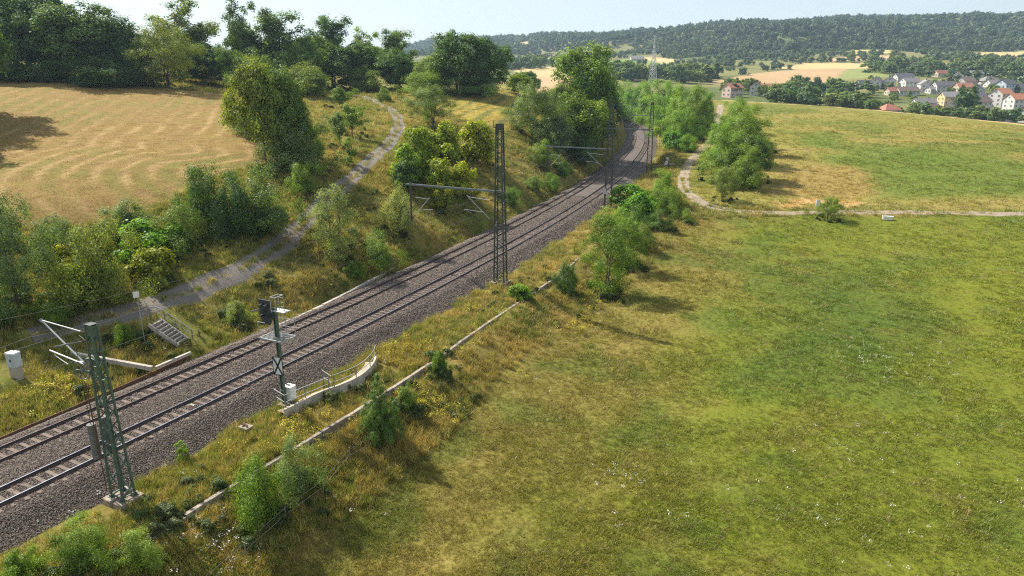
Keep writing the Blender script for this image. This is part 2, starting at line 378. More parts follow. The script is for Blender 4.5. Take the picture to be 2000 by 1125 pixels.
PO['stubble'] = outline((-400,160),(0,150),(130,155),(330,172),(455,186),(470,230),(500,278),(548,316),(440,337),(345,382),(210,427),(0,442),(-400,470))
PO['golden'] = outline((775,183),(1090,183),(1030,232),(985,255),(940,250),(900,232),(860,216),(815,203))
_cr = [(1380,196),(1400,195.5),(1550,203.5),(1700,214.5),(1850,229),(2000,246.5),(2150,264)]
PO['crest'] = np.array([PY(u, v+1, Y)[:2] for (u, v), Y in zip(_cr, (303,299,291,279,264,249,239))]+[PY(u, v-6, Y+45)[:2] for (u, v), Y in list(zip(_cr, (303,299,291,279,264,249,239)))[::-1]])
PO['pasture'] = np.concatenate([outline((1375,215),(1330,330),(1350,392),(1450,406),(1600,409),(2000,413),(2400,420)), PO['crest'][6:0:-1]])
PO['meadow'] = np.concatenate([np.array([along(s, d) for s, d in ((-30,13.2),(0,13.2),(20,13.2),(36,13),(52,14),(64,16),(78,17),(92,20),(100,24))]), outline((1380,425),(1500,423),(1600,421),(2000,420),(2600,425)), [(160,20),(120,-60),(-30,-60)]])
PO['lush'] = outline((1540,262),(1620,258),(1720,290),(2000,322),(2400,340),(2400,400),(1800,385),(1720,372),(1690,335),(1600,300))
PO['bare'] = outline((1500,345),(1600,318),(1680,325),(1725,360),(1700,385),(1560,388),(1490,385))
PO['earth'] = outline((1480,392),(1560,387),(1680,392),(1730,400),(1640,406),(1540,405))
PO['dark_green'] = outline((1500,540),(1640,520),(1800,590),(1880,650),(1760,700),(1600,740),(1480,720),(1560,640))
PO['lush2'] = outline((1350,470),(1600,440),(2000,470),(2400,520),(2400,800),(2000,760),(1780,600),(1600,520))
def farpoly(pts): return np.array([PY(u, v, Y)[:2] for u, v, Y in pts])
FAR = [  # colour, soft border, outline
 ((.40,.27,.14), 6, farpoly([(1370,170,640),(1430,160,720),(1560,143,880),(1660,143,860),(1625,158,680),(1560,166,620),(1450,172,600)])),
 ((.22,.25,.08), 6, farpoly([(1625,160,680),(1665,143,860),(1760,142,850),(1740,157,690)])),
 ((.48,.37,.17), 6, farpoly([(1500,141,890),(1570,134,960),(1790,127,960),(1780,136,880),(1665,144,850),(1560,143,870)])),
 ((.46,.31,.17), 6, farpoly([(1590,130,990),(1640,121,1060),(1750,118,1080),(1745,126,990)])),
 ((.42,.36,.15), 6, farpoly([(1655,111,1120),(1650,102,1210),(1740,103,1220),(1745,116,1110)])),
 ((.46,.37,.17), 6, farpoly([(1895,112,1080),(1900,104,1180),(2100,96,1250),(2100,118,1050)])),
 ((.46,.35,.17), 8, farpoly([(1000,152,640),(1010,140,760),(1105,128,900),(1105,146,720),(1060,160,620)])),
 ((.46,.31,.17), 8, farpoly([(985,165,560),(1040,155,640),(1110,150,690),(1200,165,560),(1200,185,470),(1030,185,470)])),
 ((.44,.30,.16), 8, farpoly([(1180,150,690),(1180,133,880),(1300,127,960),(1290,140,800),(1250,150,690)])),
 ((.20,.25,.08), 8, farpoly([(1180,131,900),(1190,120,1080),(1245,112,1300),(1260,118,1150),(1300,126,970)])),
 ((.47,.37,.18), 8, farpoly([(1250,116,1200),(1270,114,1260),(1340,121,1080),(1300,127,960)])),
 ((.25,.27,.10), 9, farpoly([(1030,121,1250),(1030,112,1500),(1120,112,1480),(1110,122,1230)])),
 ((.46,.36,.19), 9, farpoly([(960,124,1200),(985,112,1500),(1060,112,1500),(1020,126,1150)])),
 ((.43,.33,.18), 9, farpoly([(985,103,1800),(1000,99,1900),(1040,102,1850),(1030,107,1700)])),
]
GRASS0 = np.array((.245,.185,.07)); 
def ground_colour(x, y):
    """albedo and region id at points of the ground"""
    x = np.asarray(x, float); y = np.asarray(y, float); n = len(x)
    wx = x+(fbm(x, y, 5, 31)-.5)*2.2; wy = y+(fbm(x, y, 5, 47)-.5)*2.2
    r = np.hypot(x, y); d, s = lateral(x, y)
    n1 = fbm(x, y, 9, 3, 4); n2 = fbm(x, y, 2.6, 8, 3); n3 = fbm(x, y, 28, 21, 3)
    c = np.array((.205,.172,.058))[None]*np.ones((n,1))
    def mix(c, col, f): return c*(1-f[:,None])+np.asarray(col)*f[:,None]
    c = mix(c, (.165,.160,.048), sstep(.42,.62,n1))
    c = mix(c, (.30,.225,.095), sstep(.52,.72,n2)*.7)
    c = mix(c, (.10,.125,.035), sstep(.56,.70,fbm(x,y,6,77,3))*.6)
    reg = np.zeros(n, int)
    def paint(name, rid, col, w):
        nonlocal c, reg
        f = soft(PO[name], wx, wy, w); c = mix(c, col, f) if col is not None else c; reg = np.where(f > .5, rid, reg); return f
    # pasture beyond the path
    f = soft(PO['pasture'], wx, wy, 2.0); pc = mix(np.array((.235,.215,.07))[None]*np.ones((n,1)), (.155,.175,.045), sstep(.40,.62,fbm(x,y,34,61,3)))
    pc = mix(pc, (.30,.235,.10), sstep(.5,.7,fbm(x,y,12,63,4))*.7)
    pc = mix(pc, (.12,.17,.035), soft(PO['lush'], x+(n1-.5)*22, y+(n3-.5)*22, 12)*.85)
    pc = mix(pc, (.30,.215,.10), soft(PO['bare'], x+(n1-.5)*12, y+(n2-.5)*8, 7)*.85)
    pc = mix(pc, (.50,.33,.21), soft(PO['earth'], x+(n1-.5)*8, y+(n2-.5)*5, 3)*sstep(.38,.55,n2+.08))
    c = c*(1-f[:,None])+pc*f[:,None]; reg = np.where(f > .5, 4, reg)
    # meadow
    f = soft(PO['meadow'], wx, wy, 1.6); mc = np.array((.195,.165,.055))[None]*np.ones((n,1))
    away = np.clip((d-13)/24, 0, 1)
    mc = mix(mc, (.150,.172,.028), sstep(.30,.75,away*.85+.25*(n3-.5)+.35*(n1-.5)+.12))
    mc = mix(mc, (.165,.185,.026), soft(PO['lush2'], x+(n1-.5)*16, y+(n3-.5)*16, 14)*.6)
    mc = mix(mc, (.075,.115,.028), soft(PO['dark_green'], x+(n1-.5)*12, y+(n3-.5)*12, 10)*.65)
    mc = mix(mc, (.26,.21,.085), sstep(.52,.68,n2)*(1-away)*.55)
    mc = mix(mc, (.20,.165,.05), sstep(.56,.70,fbm(x,y,5.5,93,4))*.35)
    mc = mix(mc, (.085,.135,.028), sstep(.57,.69,fbm(x,y,7,95,3))*.5)
    c = c*(1-f[:,None])+mc*f[:,None]; reg = np.where(f > .5, 1, reg)
    # stubble with curved swaths that follow the field's right edge
    f = soft(PO['stubble'], wx, wy, 1.0); m = f > 0
    if m.any():
        xs, ys = x[m], y[m]; ed = smooth_line(PO['stubble'][4:9], 4)
        dd = polydist(ed, xs, ys, False)*1.0+(vnoise(xs, ys, 40, 5)-.5)*6+ .10*polydist(PO['stubble'][8:13], xs, ys, False)
        ph = dd/3.3+(fbm(xs, ys, 9, 6, 3)-.5)*.55; st = np.abs((ph % 1)-.5)*2
        brk = sstep(.34,.60,fbm(xs, ys, 5, 66, 3))*(.35+1.1*sstep(.35,.65,vnoise(xs, ys, 24, 67)))
        a = np.array((.245,.176,.056))[None]*np.ones((len(xs),1))
        a = mix(a, (.200,.180,.048), sstep(.42,.62,fbm(xs, ys, 10, 15, 3))*sstep(.2,.6,1-st)*.9)
        a = mix(a, (.40,.295,.135), sstep(.62,.95,st)*np.clip(.12+.80*brk, 0, 1)*.9)
        a = mix(a, (.26,.175,.075), sstep(.55,.75,fbm(xs,ys,2.2,19,3))*.5)
        c[m] = c[m]*(1-f[m][:,None])+a*f[m][:,None]; reg = np.where(f > .5, 2, reg)
    f = soft(PO['golden'], wx, wy, .8); m = f > 0
    if m.any():
        xs, ys = x[m], y[m]; a0 = G(925,238)[:2]; b0 = G(1000,208)[:2]; t = (b0-a0)/np.linalg.norm(b0-a0)
        q = -(xs-a0[0])*t[1]+(ys-a0[1])*t[0]; st = np.abs(((q+(fbm(xs,ys,12,3,2)-.5)*1.2)/4.6 % 1)-.5)*2
        a = np.array((.345,.285,.068))[None]*np.ones((len(xs),1)); a = mix(a, (.15,.170,.052), sstep(.50,.85,st)*.9); a = mix(a, (.30,.265,.07), sstep(.5,.7,fbm(xs,ys,5,4,3))*.5)
        c[m] = c[m]*(1-f[m][:,None])+a*f[m][:,None]; reg = np.where(f > .5, 3, reg)
    f = paint('crest', 5, (.50,.34,.16), .8)
    # far country
    fm = (r > 400) & (reg == 0)
    if fm.any():
        xs, ys = x[fm], y[fm]; a = mix(np.array((.10,.12,.035))[None]*np.ones((len(xs),1)), (.19,.18,.065), sstep(.45,.6,fbm(xs,ys,90,5,3)))
        hx = xs+(fbm(xs,ys,30,71)-.5)*14; hy = ys+(fbm(xs,ys,30,72)-.5)*14; rr = np.zeros(len(xs), int)
        for col, w, pol in FAR:
            g = soft(pol, hx, hy, w); a = mix(a, np.array(col)*(.9+.2*fbm(xs,ys,25,13)[:,None]), g); rr = np.where(g > .5, 6, rr)
        hill = (ys > 1180+ (xs < 250)*350) & (rr == 0)
        c[fm] = a; reg[fm] = np.where(hill, 7, np.where(rr == 6, 6, 0))
    # verge next to the ballast
    v1 = sstep(3.2,4.0,d)*(1-sstep(11.5,14.5,d))*(s < 100); c = mix(c, (.21,.165,.06), v1*.6)
    v2 = sstep(.46,.62,n2)*v1; c = mix(c, (.30,.22,.10), v2*.6)
    gr_ = np.isin(reg, (0,1,4)) & (r < 400); c[gr_] *= np.array((.90,.90,.62)); st_ = np.isin(reg, (2,3)); c[st_] *= np.array((.96,.90,.84))
    return c, reg, d, s
_px, _py = _XX.ravel(), _YY.ravel()
GC, GR, _gd, _gs = ground_colour(_px, _py)
def colour_at(x, y):
    i = np.clip(np.searchsorted(GX, x)-1, 0, len(GX)-2); j = np.clip(np.searchsorted(GY, y)-1, 0, len(GY)-2)
    i = i+(x-GX[i] > (GX[i+1]-GX[i])/2); j = j+(y-GY[j] > (GY[j+1]-GY[j])/2); k = j*len(GX)+i
    return GC[k], GR[k]
def ground_mat(name, fine=1.0, bump=.5):
    m, N, L, b = mat_new(name); at = N.new('ShaderNodeAttribute'); at.attribute_name = 'col'
    geo = N.new('ShaderNodeNewGeometry')
    def noise(sc, det, ro=.65):
        n = N.new('ShaderNodeTexNoise'); n.inputs['Scale'].default_value = sc; n.inputs['Detail'].default_value = det; n.inputs['Roughness'].default_value = ro
        L.new(geo.outputs['Position'], n.inputs['Vector']); return n
    n1 = noise(3.4*fine, 8, .75); n2 = noise(.45, 5)
    r1 = N.new('ShaderNodeMapRange'); r1.inputs['From Min'].default_value = .3; r1.inputs['From Max'].default_value = .72; r1.inputs['To Min'].default_value = .62; r1.inputs['To Max'].default_value = 1.38
    L.new(n1.outputs['Fac'], r1.inputs['Value'])
    mu = N.new('ShaderNodeMix'); mu.data_type = 'RGBA'; mu.blend_type = 'MULTIPLY'; mu.inputs['Factor'].default_value = 1
    L.new(at.outputs['Color'], mu.inputs['A']); L.new(r1.outputs['Result'], mu.inputs['B'])
    hs = N.new('ShaderNodeHueSaturation'); r2 = N.new('ShaderNodeMapRange'); r2.inputs['To Min'].default_value = .475; r2.inputs['To Max'].default_value = .525
    L.new(n2.outputs['Fac'], r2.inputs['Value']); L.new(r2.outputs['Result'], hs.inputs['Hue']); L.new(mu.outputs['Result'], hs.inputs['Color'])
    L.new(hs.outputs['Color'], b.inputs['Base Color']); b.inputs['Roughness'].default_value = .95; b.inputs['Specular IOR Level'].default_value = .1
    bp = N.new('ShaderNodeBump'); bp.inputs['Strength'].default_value = bump; bp.inputs['Distance'].default_value = .25
    L.new(n1.outputs['Fac'], bp.inputs['Height']); L.new(bp.outputs['Normal'], b.inputs['Normal']); return m
M_ground = ground_mat('ground_cover'); M_hill = ground_mat('hill_cover', .05, .8)
def build_ground():
    nx, ny = len(GX), len(GY); V = np.stack([_px, _py, _ZZ.ravel()], 1)
    j, i = np.meshgrid(np.arange(ny-1), np.arange(nx-1), indexing='ij'); a = (j*nx+i).ravel()
    F = np.stack([a, a+1, a+nx+1, a+nx], 1); reg = GR[F[:,0]]
    names = {0:'ground',1:'meadow',2:'stubble_field',3:'grain_field',4:'pasture',5:'ripe_wheat_field',6:'far_field',7:'hill'}
    for k, nm in names.items():
        f = F[reg == k]
        if not len(f): continue
        u, inv = np.unique(f, return_inverse=True)
        me = np_mesh(nm, V[u], inv.reshape(-1,4), M_hill if k == 7 else M_ground, GC[u], smooth=True)
        tag(inst(nm, me), kind='structure')
build_ground()

# ------------------------------------------------------------------ gravel tracks and paths, draped over the ground
def gravel_mat(name, col, dark, grassy):
    m, N, L, b = mat_new(name); geo = N.new('ShaderNodeNewGeometry'); at = N.new('ShaderNodeAttribute'); at.attribute_name = 'col'
    def noise(sc, det, ro=.7):
        n = N.new('ShaderNodeTexNoise'); n.inputs['Scale'].default_value = sc; n.inputs['Detail'].default_value = det; n.inputs['Roughness'].default_value = ro
        L.new(geo.outputs['Position'], n.inputs['Vector']); return n
    n1 = noise(9, 8, .8); n2 = noise(.9, 6)
    rp = N.new('ShaderNodeValToRGB'); rp.color_ramp.elements[0].position = .3; rp.color_ramp.elements[1].position = .7
    rp.color_ramp.elements[0].color = (*dark, 1); rp.color_ramp.elements[1].color = (*col, 1); L.new(n1.outputs['Fac'], rp.inputs['Fac'])
    g = N.new('ShaderNodeMix'); g.data_type = 'RGBA'; g.inputs['B'].default_value = (*grassy, 1)
    ad = N.new('ShaderNodeMath'); ad.operation = 'ADD'; L.new(at.outputs['Fac'], ad.inputs[0]); L.new(n2.outputs['Fac'], ad.inputs[1])
    mr = N.new('ShaderNodeMapRange'); mr.inputs['From Min'].default_value = .90; mr.inputs['From Max'].default_value = 1.06; L.new(ad.outputs[0], mr.inputs['Value'])
    L.new(mr.outputs['Result'], g.inputs['Factor']); L.new(rp.outputs['Color'], g.inputs['A'])
    L.new(g.outputs['Result'], b.inputs['Base Color']); b.inputs['Roughness'].default_value = .95
    bp = N.new('ShaderNodeBump'); bp.inputs['Strength'].default_value = .7; bp.inputs['Distance'].default_value = .05
    L.new(n1.outputs['Fac'], bp.inputs['Height']); L.new(bp.outputs['Normal'], b.inputs['Normal']); return m
def resample(P, step):
    d = np.r_[0, np.cumsum(np.linalg.norm(np.diff(P, axis=0), axis=1))]; t = np.arange(0, d[-1], step)
    return np.stack([np.interp(t, d, P[:,k]) for k in range(P.shape[1])], 1)
PATHS = []
def ribbon(name, px, width, mat, profile, step=.6, lift=.045, world=False):
    P = resample(smooth_line([p if world else G(*p)[:2] for p in px]), step); t = np.gradient(P, axis=0); t /= np.linalg.norm(t, axis=1)[:,None]
    nr = np.stack([t[:,1], -t[:,0]], 1); k = len(profile); V = []; C = []
    for a, (u, cv) in enumerate(profile):
        e = abs(u) > .9; j = (fbm(P[:,0], P[:,1], 1.5, 41+a, 2)-.5)*(.5 if e else .3)
        q = P+nr*(u*width/2*(1+j*.5)+j*.25)[:,None]
        V.append(np.c_[q, Z(q[:,0], q[:,1])+(lift if not e else -.03)]); C.append(np.full(len(P), cv))
    V = np.stack(V, 1).reshape(-1,3); C = np.stack(C, 1).ravel(); F = []
    ii, aa = np.meshgrid(np.arange(len(P)-1), np.arange(k-1), indexing='ij'); b0 = (ii*k+aa).ravel()
    F = np.stack([b0, b0+1, b0+k+1, b0+k], 1); PATHS.append((P, width))
    return tag(inst(name, np_mesh(name, V, F, mat, C, smooth=True)), kind='structure')
M_trackgrav = gravel_mat('grey_gravel', (.215,.185,.158), (.095,.082,.072), (.24,.19,.075))
M_redgrav = gravel_mat('reddish_gravel', (.34,.27,.20), (.20,.155,.125), (.22,.18,.07))
rutted = [(-1,.95),(-.88,.50),(-.72,.12),(-.42,.10),(-.22,.42),(0,.50),(.22,.42),(.42,.10),(.72,.12),(.88,.5),(1,.95)]
ribbon('farm_track', [(60,656),(120,642),(200,622),(270,603),(350,578),(420,548),(480,522),(540,487),(590,440),(625,405),(665,367),(705,333),(740,300),(768,270),(779,245),(770,222),(745,205),(705,188),(660,180)], 2.7, M_trackgrav, rutted)
ribbon('field_path', [(1408,205),(1400,240),(1388,272),(1365,298),(1342,325),(1334,352),(1342,378),(1372,397),(1415,409),(1470,415),(1530,416.5),(1600,416),(1700,415),(1850,416),(2000,417.5),(2250,421)], 2.5, M_redgrav, rutted)

# ------------------------------------------------------------------ ballast bed, sleepers, rails
def ballast_mat():
    m, N, L, b = mat_new('ballast'); geo = N.new('ShaderNodeNewGeometry')
    vo = N.new('ShaderNodeTexVoronoi'); vo.inputs['Scale'].default_value = 15; L.new(geo.outputs['Position'], vo.inputs['Vector'])
    n2 = N.new('ShaderNodeTexNoise'); n2.inputs['Scale'].default_value = .5; n2.inputs['Detail'].default_value = 6; L.new(geo.outputs['Position'], n2.inputs['Vector'])
    rp = N.new('ShaderNodeValToRGB'); E_ = rp.color_ramp.elements; E_[0].position = 0; E_[0].color = (.042,.031,.025,1); E_[1].position = 1; E_[1].color = (.20,.155,.125,1)
    e = E_.new(.5); e.color = (.105,.080,.066,1)
    L.new(vo.outputs['Color'], rp.inputs['Fac'])
    r2 = N.new('ShaderNodeMapRange'); r2.inputs['From Min'].default_value = .3; r2.inputs['From Max'].default_value = .7; r2.inputs['To Min'].default_value = .8; r2.inputs['To Max'].default_value = 1.2; L.new(n2.outputs['Fac'], r2.inputs['Value'])
    mu = N.new('ShaderNodeMix'); mu.data_type = 'RGBA'; mu.blend_type = 'MULTIPLY'; mu.inputs['Factor'].default_value = 1
    L.new(rp.outputs['Color'], mu.inputs['A']); L.new(r2.outputs['Result'], mu.inputs['B']); L.new(mu.outputs['Result'], b.inputs['Base Color'])
    b.inputs['Roughness'].default_value = .9; bp = N.new('ShaderNodeBump'); bp.inputs['Strength'].default_value = 1; bp.inputs['Distance'].default_value = .06
    L.new(vo.outputs['Distance'], bp.inputs['Height']); bp.invert = True; L.new(bp.outputs['Normal'], b.inputs['Normal']); return m
M_ballast = ballast_mat()
BAL = [(-9.2,-1.05),(-8.55,-.80),(-7.9,-.62),(-7.0,-.25),(-6.45,-.165),(-5.2,-.235),(-4.05,-.165),(-3.0,-.15),(-2.05,-.165),(-.75,-.235),(.25,-.185),(.65,-.195),(1.15,-.23),(2.1,-.62),(3.0,-.95),(3.9,-1.12),(4.6,-1.3)]
def bal_z(d, s):
    x = [b[0] for b in BAL]; z = np.interp(d, x, [b[1] for b in BAL]); w = sstep(1.2, 2.5, d)
    return z+(fbm(s*1.0, d*1.0, 1.2, 3, 3)-.5)*.10+w*(fbm(s, d*.3, 5, 13, 2)-.5)*.25
SV = np.concatenate([np.arange(-26, 70, .35), np.arange(70, 200, .9), np.arange(200, 412, 2.0)])
DV = np.unique(np.concatenate([np.linspace(-9.2, 4.6, 47), [b[0] for b in BAL]]))
_sg, _dg = np.meshgrid(SV, DV, indexing='ij'); _bp = along(_sg.ravel(), _dg.ravel()); nd = len(DV)
_bz = bal_z(_dg.ravel(), _sg.ravel())
ii, aa = np.meshgrid(np.arange(len(SV)-1), np.arange(nd-1), indexing='ij'); b0 = (ii*nd+aa).ravel()
tag(inst('ballast_bed', np_mesh('ballast_bed', np.c_[_bp, _bz], np.stack([b0, b0+1, b0+nd+1, b0+nd], 1), M_ballast, smooth=True)), kind='structure')

def sleeper_mesh():
    mb = MB(); x, y, z = 1.3, .13, .2
    mb.hexa([(-x,-y,-z),(x,-y,-z),(x,y,-z),(-x,y,-z),(-x+.02,-y+.02,0),(x-.02,-y+.02,0),(x-.02,y-.02,0),(-x+.02,y-.02,0)])
    for r in (-GA, GA):
        mb.box((r, 0, .012), (.30, .17, .025), mi=1)
        for dx in (-.1, .1): mb.box((r+dx, .03, .035), (.05,.06,.03), mi=1)
    return mb.mesh('sleeper', [M_sleeper, M_rust])
ME_SL = sleeper_mesh()
ME_SLF = MB(); ME_SLF.box((0,0,-.1), (2.6,.24,.2)); ME_SLF = ME_SLF.mesh('far_sleeper', [M_sleeper])
RAILP = [(-.065,-.172),(.065,-.172),(.065,-.158),(.015,-.14),(.012,-.045),(.036,-.035),(.036,-.004),(.026,0),(-.026,0),(-.036,-.004),(-.036,-.035),(-.012,-.045),(-.015,-.14),(-.065,-.158)]
def rail_mesh(off, top):
    sv = np.concatenate([np.arange(-26, 120, 1.0), np.arange(120, 412, 2.5)]); k = len(RAILP); V = []
    for a, zz in RAILP:
        q = along(sv, np.full(len(sv), off+a)); V.append(np.c_[q, np.full(len(sv), zz)])
    V = np.stack(V, 1).reshape(-1, 3); ii, aa = np.meshgrid(np.arange(len(sv)-1), np.arange(k), indexing='ij'); ii = ii.ravel(); aa = aa.ravel(); bb = (aa+1) % k
    F = np.stack([ii*k+aa, ii*k+bb, (ii+1)*k+bb, (ii+1)*k+aa], 1)
    me = np_mesh('rail', V, F, M_rust); me.materials.append(top)
    me.polygons.foreach_set('material_index', np.where((aa >= 6)&(aa <= 8), 1, 0).astype(np.int32)); me.update(); return me
def track(cen, label, top, s0):
    p = along(0, cen); root = empty('railway_track', (p[0], p[1], -.2), 0, label, 'railway track')
    o0 = Vector((p[0], p[1], -.2))
    for off in (cen-GA, cen+GA):
        inst('rail', rail_mesh(off, top), root, -o0)
    ss = np.arange(s0, 410, .63); q = along(ss, np.full(len(ss), cen))
    far = MB()
    for i, s in enumerate(ss):
        h = heading(s)-PI/2; r = random.uniform(-.015, .015)
        if i < 300:
            sl = inst('sleeper', ME_SL, root, Vector((q[i,0], q[i,1], -.185+random.uniform(-.012,.01)))-o0, (0,0,h+r))
        else: far.box((q[i,0]-o0.x, q[i,1]-o0.y, -.085), (2.6,.25,.2), h)
    tag(far.build('far_sleepers', M_sleeper, root), kind='stuff'); return root
M_steel2 = simple('rail_top_brown', (.10,.085,.085), .4, .6, var=.15, scale=3, bump=0)
track(NEAR_C, 'right-hand railway track with bluish polished rails beside the signal post', M_steel, -6.0)
track(FAR_C, 'left-hand railway track with dark brown rails beside the weedy bank', M_steel2, -10.0)

# ------------------------------------------------------------------ plants: crowns of leaf faces on branching trunks
def unit(v): return v/(np.linalg.norm(v, axis=-1, keepdims=True)+1e-9)
def leaves(cen, rad, n, size, g, aspect=.55, flat=.95, up=.30, shell=.55, droop=0., cc=None, clump_var=.16, leaf_var=.22):
    """n leaf faces shared over clumps (centre, radius); returns vertices, quads, brightness"""
    cen = np.asarray(cen, float); rad = np.asarray(rad, float); cc = cen.mean(0) if cc is None else np.asarray(cc)
    p = rad**2; k = g.choice(len(cen), n, p=p/p.sum()); u = unit(g.normal(size=(n,3)))
    u[:,2] = np.where((u[:,2] < -.6) & (g.random(n) < .6), -u[:,2], u[:,2])
    rr = g.random(n)**shell; off = u*(rad[k]*rr)[:,None]; off[:,2] *= flat; st = g.random(n) < .10; off[st] *= 1.5; P = cen[k]+off
    nrm = unit(u*.7+unit(P-cc)*.5+g.normal(size=(n,3))*.45+np.array((0,0,up)))
    a = unit(np.cross(nrm, g.normal(size=(n,3)))); 
    if droop: a = unit(a+np.array((0,0,-droop)))
    b = unit(np.cross(nrm, a)); s = size*(.6+.8*g.random(n)); L = (a*s[:,None]); Wd = b*(s*aspect)[:,None]
    fold = nrm*(s*.12)[:,None]
    V = np.stack([P-L*.5, P+Wd*.5-fold-L*.05, P+L*.5, P-Wd*.5-fold-L*.05], 1).reshape(-1,3); F = np.arange(4*n).reshape(n,4)
    cv = 1+clump_var*g.normal(size=len(cen)); br = np.clip(cv[k]*(1+leaf_var*g.normal(size=n)), .35, 1.9)
    hue = g.normal(size=n)*.07; col = np.stack([br*(1+hue), br, br*(1-hue)], 1)
    return V, F, np.repeat(col, 4, 0)
def trunk_mesh(H, r0, tips, g, stems=1, spread=.25, top=.75, lean=.05):
    mb = MB()
    for s in range(stems):
        a = g.random()*6.28; b = np.array((math.cos(a), math.sin(a), 0))*(spread if stems > 1 else 0)*H*.2
        px = [(0+b[0]*.1, b[1]*.1, -.25)]; x = y = 0
        n = 6
        for i in range(1, n+1):
            t = i/n; x += g.normal()*lean*H/n; y += g.normal()*lean*H/n; px.append((b[0]*t*2+x, b[1]*t*2+y, top*H*t))
        mb.tube(px, [r0*(1-.85*i/n)/(1 if stems == 1 else 1.6) for i in range(n+1)], 6)
        for q in tips[s::stems]:
            t = min(max((q[2]*.62)/(top*H), .15), .95); i = int(t*n); st = Vector(px[i]).lerp(Vector(px[min(i+1,n)]), t*n-i); q = Vector(q)
            mid = st.lerp(q, .55)+Vector((0,0,.06*H))*random.uniform(.2,1)
            mb.tube([st, mid, q], [r0*.38*(1-t*.5), r0*.22, r0*.06], 4, cap=False)
    return mb.mesh('trunk', M_bark, True)
PROTO = {}
def proto(key, kind, seed, H, Wd, nl, size, **kw):
    g = np.random.default_rng(seed); asp = kw.pop('aspect', .6); stems = kw.pop('stems', 1); nc = kw.pop('nc', 60); low = kw.pop('low', .22); r0 = kw.pop('r0', H*.017); cr = kw.pop('cr', .17)
    R_ = Wd/2; cen = []; rad = []
    if kind == 'round':                                      # uneven dome of clumps, hollows between
        zc = H*(low+(1-low)*.5); rz = H*(1-low)*.5
        lob = unit(g.normal(size=(7,3))); la = .75+.35*g.random(7)
        for _ in range(nc*6):
            u = unit(g.normal(size=3)); m = np.max(np.clip(lob@u, 0, 1)**3*la); r = (.55+.5*m)*(g.random()**.35)
            if m < .28 and g.random() < .6: continue
            w_ = 1.3 if u[2] < 0 else 1.0; p = np.array((u[0]*R_*r*w_, u[1]*R_*r*w_, zc+u[2]*rz*r)); cen.append(p); rad.append(cr*Wd*(.55+.6*g.random()))
            if len(cen) >= nc: break
    elif kind == 'bush':
        for _ in range(nc):
            u = unit(g.normal(size=3)); u[2] = abs(u[2]); r = g.random()**.4; b = .8+.35*math.sin(3*math.atan2(u[1],u[0])+seed)
            cen.append(np.array((u[0]*R_*r*b, u[1]*R_*r*b, H*(.08+.84*u[2]*r*(.8+.3*g.random()))))); rad.append(cr*Wd*(.6+.6*g.random()))
    elif kind == 'airy':                                     # limbs that carry separate sprays, sky between
        for l in range(kw.pop('limbs', 11)):
            a = g.random()*6.28; e = .25+1.1*g.random(); L = (.65+.4*g.random()); z0 = H*(low+.45*g.random())
            for t in np.linspace(.35, 1, 6):
                p = np.array((math.cos(a)*math.cos(e)*R_*1.25*L*t, math.sin(a)*math.cos(e)*R_*1.25*L*t, min(z0+math.sin(e)*H*.55*L*t, H*.97)))+g.normal(size=3)*Wd*.05
                cen.append(p); rad.append(cr*Wd*(.55+.6*g.random()))
        for t in np.linspace(low+.1, .95, 10): cen.append(np.array((g.normal()*R_*.15, g.normal()*R_*.15, H*t))); rad.append(cr*Wd*.8)
    elif kind == 'column':
        for _ in range(nc):
            t = g.random(); z = H*(low+(1-low)*t); rr = R_*math.sin(PI*min(.97, .12+.86*t))**.7*(.35+.65*g.random()); a = g.random()*6.28
            cen.append(np.array((rr*math.cos(a), rr*math.sin(a), z))); rad.append(cr*Wd*(.6+.6*g.random()))
    elif kind == 'cone':
        for ti in range(10):
            t = ti/9; z = H*(.06+.9*t); rr = R_*(1-t)**.75+.04
            for a in np.linspace(0, 6.28, max(3, int(9*(1-t))+2), endpoint=False)+g.random()*3:
                for q in (.45, .85):
                    cen.append(np.array((math.cos(a)*rr*q*(.8+.4*g.random()), math.sin(a)*rr*q*(.8+.4*g.random()), z+.10*H*q*(.6+.6*g.random())))); rad.append(cr*Wd*(.7+.4*g.random())*(1-.5*t))
    cen = np.array(cen); rad = np.array(rad); cen[:,2] = np.maximum(cen[:,2], rad*.3)
    V, F, C = leaves(cen, rad, nl, size, g, asp, **kw)
    V[:,2] = np.maximum(V[:,2], .01)
    hh = np.percentile(V[:,2], 99.6); wd = np.percentile(np.hypot(V[:,0], V[:,1]), 96)*2
    tips = [tuple(cen[i]) for i in g.permutation(len(cen))[:16]]
    PROTO[key] = (np_mesh('crown', V, F, M_leaf, C), trunk_mesh(H, r0, tips, g, stems), hh, wd)
proto('broad1', 'round', 1, 14, 10, 20000, .36, nc=125, low=.03, cr=0.145)
proto('broad2', 'round', 2, 14, 9, 20000, .34, nc=120, low=.03, cr=0.150)
proto('broad3', 'round', 3, 14, 11, 20000, .36, nc=140, low=.03, cr=0.130)
proto('airy1', 'airy', 4, 15, 9, 15000, .33, low=.16, cr=.135, limbs=13)
proto('airy2', 'airy', 5, 15, 10, 16000, .34, low=.14, cr=.125, limbs=16)
proto('column', 'column', 6, 16, 5, 10000, .34, nc=55, low=.18, cr=.17)
proto('willow', 'round', 7, 9, 8, 22000, .20, nc=100, low=.05, cr=.12, aspect=.3, droop=.3, stems=3)
proto('shrub1', 'bush', 8, 4, 5, 17000, .115, nc=70, cr=.13, stems=4, aspect=.5)
proto('shrub2', 'bush', 9, 4, 4.5, 16000, .115, nc=55, cr=.14, stems=4, aspect=.5)
proto('shrub3', 'bush', 10, 4, 6, 18000, .12, nc=85, cr=.11, stems=5, aspect=.45)
proto('hazel1', 'bush', 12, 4, 4.5, 8000, .23, nc=46, cr=.14, stems=4, aspect=.75)
